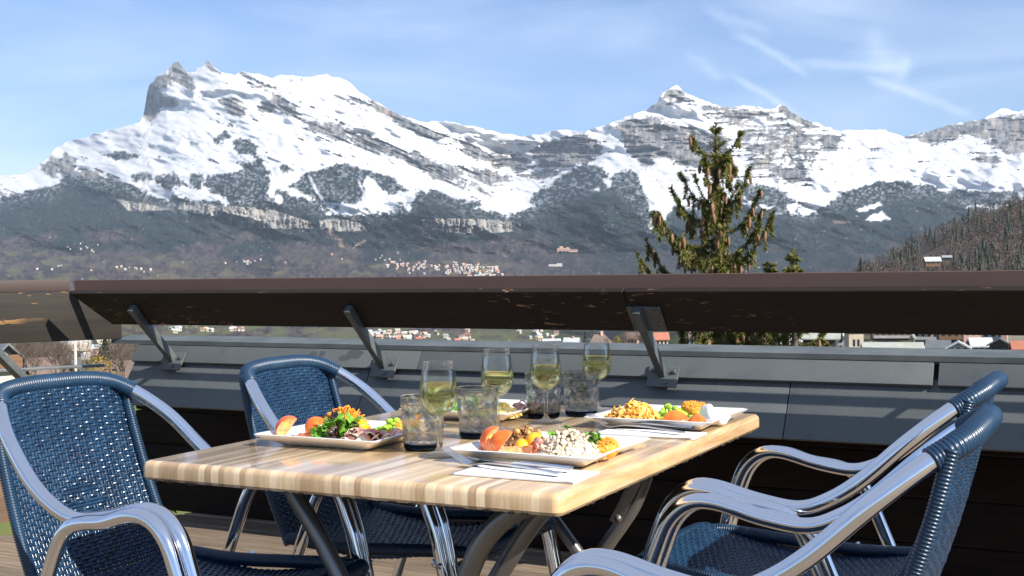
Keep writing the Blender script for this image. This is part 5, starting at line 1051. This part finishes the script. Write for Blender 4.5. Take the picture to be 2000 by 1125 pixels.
def spruce(lab, px, py, r, zbase, limbs, ncone, seed, wh=True, top_w=.010, dens=1.0):
    rs = random.Random(seed); tip = Vector(at_range(px, py, r)); t = thing('spruce', lab, 'spruce', (tip.x, tip.y, zbase)); H = tip.z - zbase; org = Vector((tip.x, tip.y, zbase))
    v = Vector((tip.x, tip.y, 0)).normalized(); side = Vector((v.y, -v.x, 0))                # to the right as seen from the terrace
    mb = MB(); mb.tube(spline([(0, 0, -.5), (.02, 0, H * .3), (-.02, .01, H * .7), (.01, 0, H * .93), (0, 0, H)], 6), [.15 * (1 - i / 24) ** 1.45 + .005 for i in range(25)], 10); mb.build('trunk', M['bark'], t)
    fo = MB(); br = MB(); cones = []
    def limb(z0, az, L, rise, hang, cone=.5, nt=1.0):
        d = side * math.cos(az) + v * math.sin(az); pts = []
        for i in range(9):
            q = i / 8; pts.append(Vector((0, 0, H - z0)) + d * L * q + Vector((0, 0, L * (rise * q ** 2.2 - hang * math.sin(q * PI * .9)))))
        br.tube(pts, [.016 * (1 - .75 * i / 8) * min(1, L) + .003 for i in range(9)], 6)
        n = int(L / .045)
        needles(fo, pts[-2], pts[-1], int(60 * nt), .035, rs)
        for i in range(8): needles(fo, pts[i], pts[i + 1], int(L / 8 * 620 * dens * nt), .032, rs)
        for k in range(n):                                                                      # side twigs and hanging sprays
            q = rs.uniform(.10, 1.0); i = min(7, int(q * 8)); p = pts[i].lerp(pts[i + 1], q * 8 - i); u = (pts[i + 1] - pts[i]).normalized(); sg = rs.choice((-1, 1))
            l2 = (.05 + .16 * L * (1 - q * .75)) * rs.uniform(.6, 1.2); s2 = u.cross(Vector((0, 0, 1))).normalized() * sg
            e = p + (s2 * rs.uniform(.4, 1) + u * rs.uniform(.3, .9)).normalized() * l2 - Vector((0, 0, l2 * rs.uniform(-.1, .7 if q < .8 else .2)))
            if q > .82 and rs.random() < .6: e = p + (u * .6 + Vector((0, 0, 1)) * rs.uniform(.3, .9) + s2 * .3).normalized() * l2 * 1.3
            br.tube([p, (p + e) / 2 - Vector((0, 0, .006)), e], [.004, .003, .002], 4, False); needles(fo, p, e, int(l2 * 560 * dens * nt), .030, rs)
            if rs.random() < .75:
                h = p - Vector((0, 0, .06 + .16 * rs.random())) + u * .03; needles(fo, p, h, int(60 * dens * nt), .030, rs)
            if rs.random() < cone * 1.7 * (.25 + q): cones.append((e if rs.random() < .6 else p) + Vector((rs.uniform(-.02, .02), rs.uniform(-.02, .02), -.004)))
    for a in limbs: limb(*a)
    for i in range(14):                                                                         # leader
        needles(fo, (0, 0, H - .05 * i - .05), (0, 0, H - .05 * i), 26, .034 + .003 * i, rs)
        if i % 3 == 2 and i < 12:
            for k in range(4): az = rs.uniform(0, 6.28); e = Vector((math.cos(az), math.sin(az), .9)) * (.035 + .010 * i); needles(fo, (0, 0, H - .05 * i), Vector((0, 0, H - .05 * i)) + e, 34, .028, rs)
    for i in range(34): z = H - .55 - i * .05; az = rs.uniform(0, 6.28); needles(fo, (0, 0, z), Vector((math.cos(az) * .05, math.sin(az) * .05, z - .03)), int(80 * dens), .034, rs)
    br.build('branches', M['bark'], t); fo.build('foliage', M['needle'], t, smooth=False)
    cones.sort(key=lambda c: -c.z)
    for c in cones[:ncone]:
        o = link('cone', cone_me, t, c); o.rotation_euler = (rs.uniform(-.2, .2), rs.uniform(-.2, .2), rs.uniform(0, 6)); s = rs.uniform(.7, 1.08); o.scale = (s, s, s)
    if len(cones) > ncone:
        mb = MB(); cv = [tuple(q.co) for q in cone_me.vertices]; cf = [tuple(q.vertices) for q in cone_me.polygons]
        for c in cones[ncone:ncone + 320]: mb.add([Vector(q) * .82 + c for q in cv], cf)
        o = mb.build('cones', M['cone'], t); o['kind'] = 'stuff'
R_ = 11.5; k_ = R_ / FPX * 1.05
rs = random.Random(5); limbs = []
def LB(dy, dx, rise, hang, depth=0, cone=.6): L = math.hypot(dx, depth) * k_; limbs.append((dy * k_, math.atan2(depth, dx), L, rise, hang, cone))
for dy, dx, rise, hang, dep in [(62, -42, .75, .02, 6), (62, 46, .95, .03, -8), (72, 22, .2, .1, -30), (76, -24, .2, .1, -26), (92, 34, .3, .15, 20), (150, -66, .95, .10, 14), (152, -40, 1.3, .05, -20), (158, 60, 1.25, .10, -14), (150, 40, .9, .1, 24), (175, -84, .75, .16, 10), (196, 78, .9, .14, 12), (165, -12, .2, .15, -46), (200, 10, .2, .2, -54), (232, -118, .62, .16, 16), (222, -104, .5, .12, -20), (248, 100, .80, .18, -12), (240, 84, .95, .16, 30), (236, -60, .3, .25, -60), (246, 40, .2, .25, -70), (270, 12, .1, .25, -80), (286, -128, .55, .20, 30), (300, -140, .42, .20, -10), (312, 90, .3, .25, -50), (300, -50, .2, .3, 70), (290, 56, .2, .3, 70)]: LB(dy, dx, rise, hang, dep, 1.7)
for j in range(15):
    a = rs.uniform(0, 6.283); w_ = rs.uniform(16, 46) * (.6 + j / 40); LB(110 + j * 14, w_ * math.cos(a), .15, .32, w_ * math.sin(a), .5)
for j in range(46):
    dy = 300 + j * 9; a = rs.uniform(0, 6.283); w_ = 95 + 1.2 * j; LB(dy, w_ * math.cos(a), .28, .28, w_ * math.sin(a), .45)
for j in range(26):
    dy = 730 + j * 26; a = rs.uniform(0, 6.283); w_ = 170 + 2 * j; LB(dy, w_ * math.cos(a), .22, .28, w_ * math.sin(a), .02)
spruce('tall spruce laden with hanging brown cones, rising behind the railing at right of centre', 1398, 240, R_, -7.8, limbs, 96, 3)
limbs = []
for dy, dx, rise, hang, dep in [(24, -7, 1.2, .05, 2), (26, 7, 1.2, .05, -2), (36, 4, .5, .1, -9), (40, -10, .6, .15, -4), (44, 10, .6, .15, 4), (50, -11, .5, .2, 6)]: LB(dy, dx, rise, hang, dep, 2.2)
for j in range(40): dy = 90 + j * 11; a = rs.uniform(0, 6.283); w_ = 40 + 2.2 * j; LB(dy, w_ * math.cos(a), .3, .25, w_ * math.sin(a), .3)
spruce('smaller spruce top with a clump of brown cones right of the tall spruce', 1549, 488, 11.0, -7.8, limbs, 40, 8, dens=.8)
limbs = []
for dy, dx, rise, hang, dep in [(10, -6, 1.2, .05, 2), (12, 6, 1.2, .05, -2), (22, 9, .8, .1, -4)]: LB(dy, dx, rise, hang, dep, 0)
for j in range(30): dy = 60 + j * 13; a = rs.uniform(0, 6.283); w_ = 26 + 2.2 * j; LB(dy, w_ * math.cos(a), .3, .25, w_ * math.sin(a), .0)
spruce('slender spruce tip without cones between the two coned spruces', 1503, 514, 11.8, -7.8, limbs, 0, 9, dens=.8)
# bare trees, firs and bushes beyond the left corner
def bare_me(seed):
    rs = random.Random(seed); tr_ = MB(); cr = MB(); tr_.tube([(0, 0, -1), (.05, 0, 1.5), (0, .1, 4)], [.16, .12, .05], 6)
    def grow(p, d, L, r, lv):
        e = p + d * L; cr.tube([p, (p + e) / 2 + Vector((rs.uniform(-.05, .05), rs.uniform(-.05, .05), 0)) * L, e], [r, r * .8, r * .55], 4, False)
        if lv == 0: return
        for k in range(rs.choice((2, 3, 3))):
            n = (d + Vector((rs.uniform(-1, 1), rs.uniform(-1, 1), rs.uniform(-.2, .7))) * .62).normalized(); grow(p.lerp(e, rs.uniform(.45, 1)), n, L * rs.uniform(.6, .85), r * .6, lv - 1)
    for k in range(7): grow(Vector((0, 0, rs.uniform(1.0, 3.8))), Vector((rs.uniform(-.6, .6), rs.uniform(-.6, .6), 1)).normalized(), rs.uniform(1.1, 1.7), .05, 4)
    return tr_.mesh('trunk', M['bark']), cr.mesh('crown', M['twig'])
bm3 = [bare_me(k) for k in range(3)]; rs = random.Random(14)
for k in range(44):
    px = rs.choice((rs.uniform(40, 130), rs.uniform(130, 300), rs.uniform(210, 292))); r = rs.uniform(115, 210); p = at_range(px, rs.uniform(735, 770), r); t = thing('bare_tree', 'leafless brown tree in the copse beyond the left corner of the terrace', 'tree', p, rs.uniform(0, 6), 'bare trees beyond the left corner'); s = rs.uniform(.62, .9) * r / 150; t.scale = (s, s, s * 1.05); a, b = bm3[k % 3]; link('trunk', a, t); link('crown', b, t)
for px in (1212, 1222, 1236, 1250, 1520):
    p = at_range(px, 700, 330); t = thing('bare_tree', 'dark leafless tree by the houses behind the big bracket' if px < 1300 else 'dark leafless tree by the cream house right of the spruce', 'tree', p, px, 'bare trees by the bracket' if px < 1300 else None); s = 1.15; t.scale = (s, s, s); a, b = bm3[px % 3]; link('trunk', a, t); link('crown', b, t)
def blob_tree(name, lab, cat, px, py, r, h, w, mt, seed, n=420, conic=False, leafs=.16, grp=None, p=None):
    rs = random.Random(seed); p = at_range(px, py, r) if p is None else p; t = thing(name, lab, cat, p, 0, grp); mb = MB(); mb.tube([(0, 0, -.5), (0, 0, h * .6)], [h * .025, h * .008], 6); mb.build('trunk', M['bark'], t); cr = MB()
    for k in range(n):
        z = rs.random() ** (1.3 if conic else .9); ww = w * ((1 - z) * .95 + .05 if conic else math.sin(PI * (.12 + .82 * z)) ** .7) * (.75 + .35 * math.sin(k * 1.7 + z * 9)); a = rs.uniform(0, 6.28); q = math.sqrt(rs.random()); c = Vector((ww * q * math.cos(a), ww * q * math.sin(a), h * (.08 + .92 * z))); R = rrot(rs); s = leafs * h * rs.uniform(.25, .6)
        cr.add([c + R @ Vector(q_) * s for q_ in ((-.5, -.2, 0), (.5, -.2, .1), (.4, .3, 0), (-.3, .35, .1))], [(0, 1, 2, 3)])
    cr.build('crown', M[mt], t, smooth=False); return t
blob_tree('fir_tree', 'dark green fir standing among the bare trees at the left corner', 'tree', 207, 716, 150, 4.6, 1.2, 'darkfir', 1, 900, True, .12)
blob_tree('bush', 'yellow green bush just above the left chair beside the orange chalet', 'bush', 192, 765, 95, 2.6, 1.9, 'gold', 2, 900, False, .10)
blob_tree('fir_tree', 'small dark fir in front of the white house right of the spruce', 'tree', 1508, 690, 300, 6.2, 1.7, 'darkfir', 3, 500, True, .14)
blob_tree('fir_tree', 'dark fir beside the brown roofed pink house behind the wine glasses', 'tree', 1143, 690, 400, 7.0, 1.5, 'darkfir', 4, 500, True, .14)
blob_tree('bush', 'yellow green young tree left of the big bracket', 'bush', 1205, 700, 200, 3.6, 1.4, 'gold', 5, 300, False, .12)
blob_tree('shrub', 'leafy green shrub at the left end of the parapet, low behind the first chair', 'shrub', 0, 0, 1, .75, .34, 'shrub', 6, 420, False, .12, None, (-4.42, 4.62, -.35))
blob_tree('lone_fir', 'lone dark fir at the foot of the wooded hill, above the railing', 'tree', 1681, 545, 520, 9, 2.0, 'darkfir', 7, 400, True, .14)
# ------------------------------------------------------------------ light
SUN = Vector((1.0, -.22, .68)).normalized()
sd = bpy.data.lights.new('sun', 'SUN'); sd.energy = 5.0; sd.angle = math.radians(.53); sd.color = (1.0, .94, .84)
so = bpy.data.objects.new('sun', sd); COL.objects.link(so); so.rotation_euler = SUN.to_track_quat('Z', 'Y').to_euler(); so.location = (5, -5, 12)
W_ = bpy.data.worlds.new('World'); S.world = W_; W_.use_nodes = True
class WT(NT):
    def __init__(s, w): s.t = w.node_tree; s.b = None
t = WT(W_); bg = W_.node_tree.nodes['Background']
sky = t.n('ShaderNodeTexSky', sky_type='NISHITA'); sky.sun_disc = False; sky.sun_elevation = math.asin(SUN.z); sky.sun_rotation = math.atan2(SUN.x, SUN.y); sky.air_density = 1.0; sky.dust_density = .6; sky.ozone_density = 1.2; sky.altitude = 900
geo = t.n('ShaderNodeTexCoord'); dv = geo.outputs['Generated']; sx = t.n('ShaderNodeSeparateXYZ'); t.l(dv, sx.inputs[0])
az = t.math('ARCTAN2', sx.outputs[0], sx.outputs[1]); el = t.math('ARCSINE', sx.outputs[2])
def azel(px, py): d = ray(px, py); d = d / np.linalg.norm(d); return math.atan2(d[0], d[1]), math.asin(d[2])
ae = t.n('ShaderNodeCombineXYZ'); t.l(az, ae.inputs[0]); t.l(el, ae.inputs[1])
mp = t.n('ShaderNodeMapping'); t.l(ae.outputs[0], mp.inputs[0]); mp.inputs['Rotation'].default_value = (0, 0, -.16); mp.inputs['Scale'].default_value = (2.2, 11, 1)
c1 = t.ramp(t.noise(mp.outputs[0], 1.4, 7, .55, .6), [(.40, (0, 0, 0)), (.68, (1, 1, 1))])
mp2 = t.n('ShaderNodeMapping'); t.l(ae.outputs[0], mp2.inputs[0]); mp2.inputs['Scale'].default_value = (2.5, 5, 1); mp2.inputs['Location'].default_value = (.7, .2, 0)
c2 = t.ramp(t.noise(mp2.outputs[0], 1.0, 4, .5, .3), [(.34, (0, 0, 0)), (.62, (1, 1, 1))])
cir = t.math('ADD', t.math('MULTIPLY', t.math('MULTIPLY', c1, c2), .42), t.math('MULTIPLY', c2, .12))
wn = t.noise(ae.outputs[0], 40, 5, .6); wn2 = t.noise(ae.outputs[0], 14, 4, .6)
def trail(p0, p1, w, a, soft=1.0):
    (a0, e0), (a1, e1) = azel(*p0), azel(*p1); L = math.hypot(a1 - a0, e1 - e0); ux, uy = (a1 - a0) / L, (e1 - e0) / L
    dx = t.math('SUBTRACT', az, a0); dy = t.math('SUBTRACT', el, e0)
    al = t.math('ADD', t.math('MULTIPLY', dx, ux), t.math('MULTIPLY', dy, uy)); ac = t.math('ADD', t.math('MULTIPLY', dx, -uy), t.math('MULTIPLY', dy, ux))
    ac = t.math('ADD', ac, t.math('MULTIPLY', t.math('SUBTRACT', wn, .5), .010 * soft)); ac = t.math('ADD', ac, t.math('MULTIPLY', t.math('SUBTRACT', wn2, .5), .03 * soft))
    g = t.math('EXPONENT', t.math('MULTIPLY', t.math('POWER', t.math('DIVIDE', t.math('ABSOLUTE', ac), w), 2), -1))
    m_ = t.math('MULTIPLY', t.n('ShaderNodeMapRange', interpolation_type='SMOOTHSTEP').outputs[0], 1)
    mr = m_.node.inputs[0].links[0].from_node; t.l(al, mr.inputs[0]); mr.inputs[1].default_value = -.15 * L; mr.inputs[2].default_value = .25 * L
    mr2 = t.n('ShaderNodeMapRange', interpolation_type='SMOOTHSTEP'); t.l(al, mr2.inputs[0]); mr2.inputs[1].default_value = 1.12 * L; mr2.inputs[2].default_value = .8 * L
    return t.math('MULTIPLY', t.math('MULTIPLY', g, t.math('MULTIPLY', m_, mr2.outputs[0])), t.math('MULTIPLY_ADD', wn2, 1.2 * a, a * .4))
tr = None
for args in [((1430, 145), (1560, 228), 0.0028, 0.302, .35), ((1335, 105), (1420, 150), 0.0037, 0.144, .8), ((1380, 8), (1500, 75), 0.0049, 0.158, 1), ((1435, 65), (1575, 145), 0.0034, 0.274, .6), ((1560, 122), (1760, 132), 0.0034, 0.216, .4), ((1690, 148), (1800, 185), 0.0033, 0.259, .4), ((1790, 182), (1900, 228), 0.0033, 0.216, .4), ((1690, 70), (1770, 150), 0.0098, 0.216, 1.2), ((1775, 110), (1755, 160), 0.0049, 0.158, .5)]:
    q = trail(*args); tr = q if tr is None else t.math('ADD', tr, q)
hi_ = t.n('ShaderNodeMapRange'); t.l(el, hi_.inputs[0]); hi_.inputs[1].default_value = .32; hi_.inputs[2].default_value = .75; hi_.inputs[3].default_value = 1; hi_.inputs[4].default_value = 0
cl = t.math('ADD', t.math('MULTIPLY', t.math('ADD', cir, tr, clamp=True), hi_.outputs[0]), t.math('MULTIPLY', t.math('SUBTRACT', 1.0, hi_.outputs[0]), .34))
mr = t.n('ShaderNodeMapRange'); t.l(sx.outputs[2], mr.inputs[0]); mr.inputs[1].default_value = -.02; mr.inputs[2].default_value = .05
hs_ = t.n('ShaderNodeHueSaturation'); hs_.inputs['Saturation'].default_value = 1.15; t.l(sky.outputs[0], hs_.inputs['Color'])
skyc = t.mix(t.math('MULTIPLY', cl, mr.outputs[0]), t.mix(1, hs_.outputs[0], (.86, 1.06, 1.42), 'MULTIPLY'), (10.5, 11.6, 13.6)); t.l(skyc, bg.inputs[0]); bg.inputs[1].default_value = .054
# ------------------------------------------------------------------ air
hz = MB(); hz.box((0, 2000, 1000), (30000, 27000, 2700)); ho = hz.build('haze', None, smooth=False)
hm = bpy.data.materials.new('pale_air'); hm.use_nodes = True; nt = hm.node_tree; nt.nodes.remove(nt.nodes['Principled BSDF']); pv = nt.nodes.new('ShaderNodeVolumePrincipled')
pv.inputs['Color'].default_value = (.66, .82, 1.0, 1); pv.inputs['Density'].default_value = HAZE; pv.inputs['Anisotropy'].default_value = 0.0; nt.links.new(pv.outputs[0], nt.nodes['Material Output'].inputs['Volume'])
ho.data.materials.clear(); ho.data.materials.append(hm); tag(ho, None, None, kind='stuff')
# ------------------------------------------------------------------ render settings
S.view_settings.view_transform = 'Standard'; S.view_settings.look = 'None'; S.view_settings.gamma = 1; S.view_settings.exposure = EXPO
S.render.engine = 'CYCLES'; c = S.cycles; c.use_denoising = True; c.denoiser = 'OPENIMAGEDENOISE'; c.max_bounces = 14; c.transmission_bounces = 12; c.transparent_max_bounces = 24; c.glossy_bounces = 5; c.diffuse_bounces = 3; c.volume_bounces = 0; c.caustics_reflective = False; c.caustics_refractive = False; c.sample_clamp_indirect = 6
c.use_adaptive_sampling = True; c.adaptive_threshold = .012
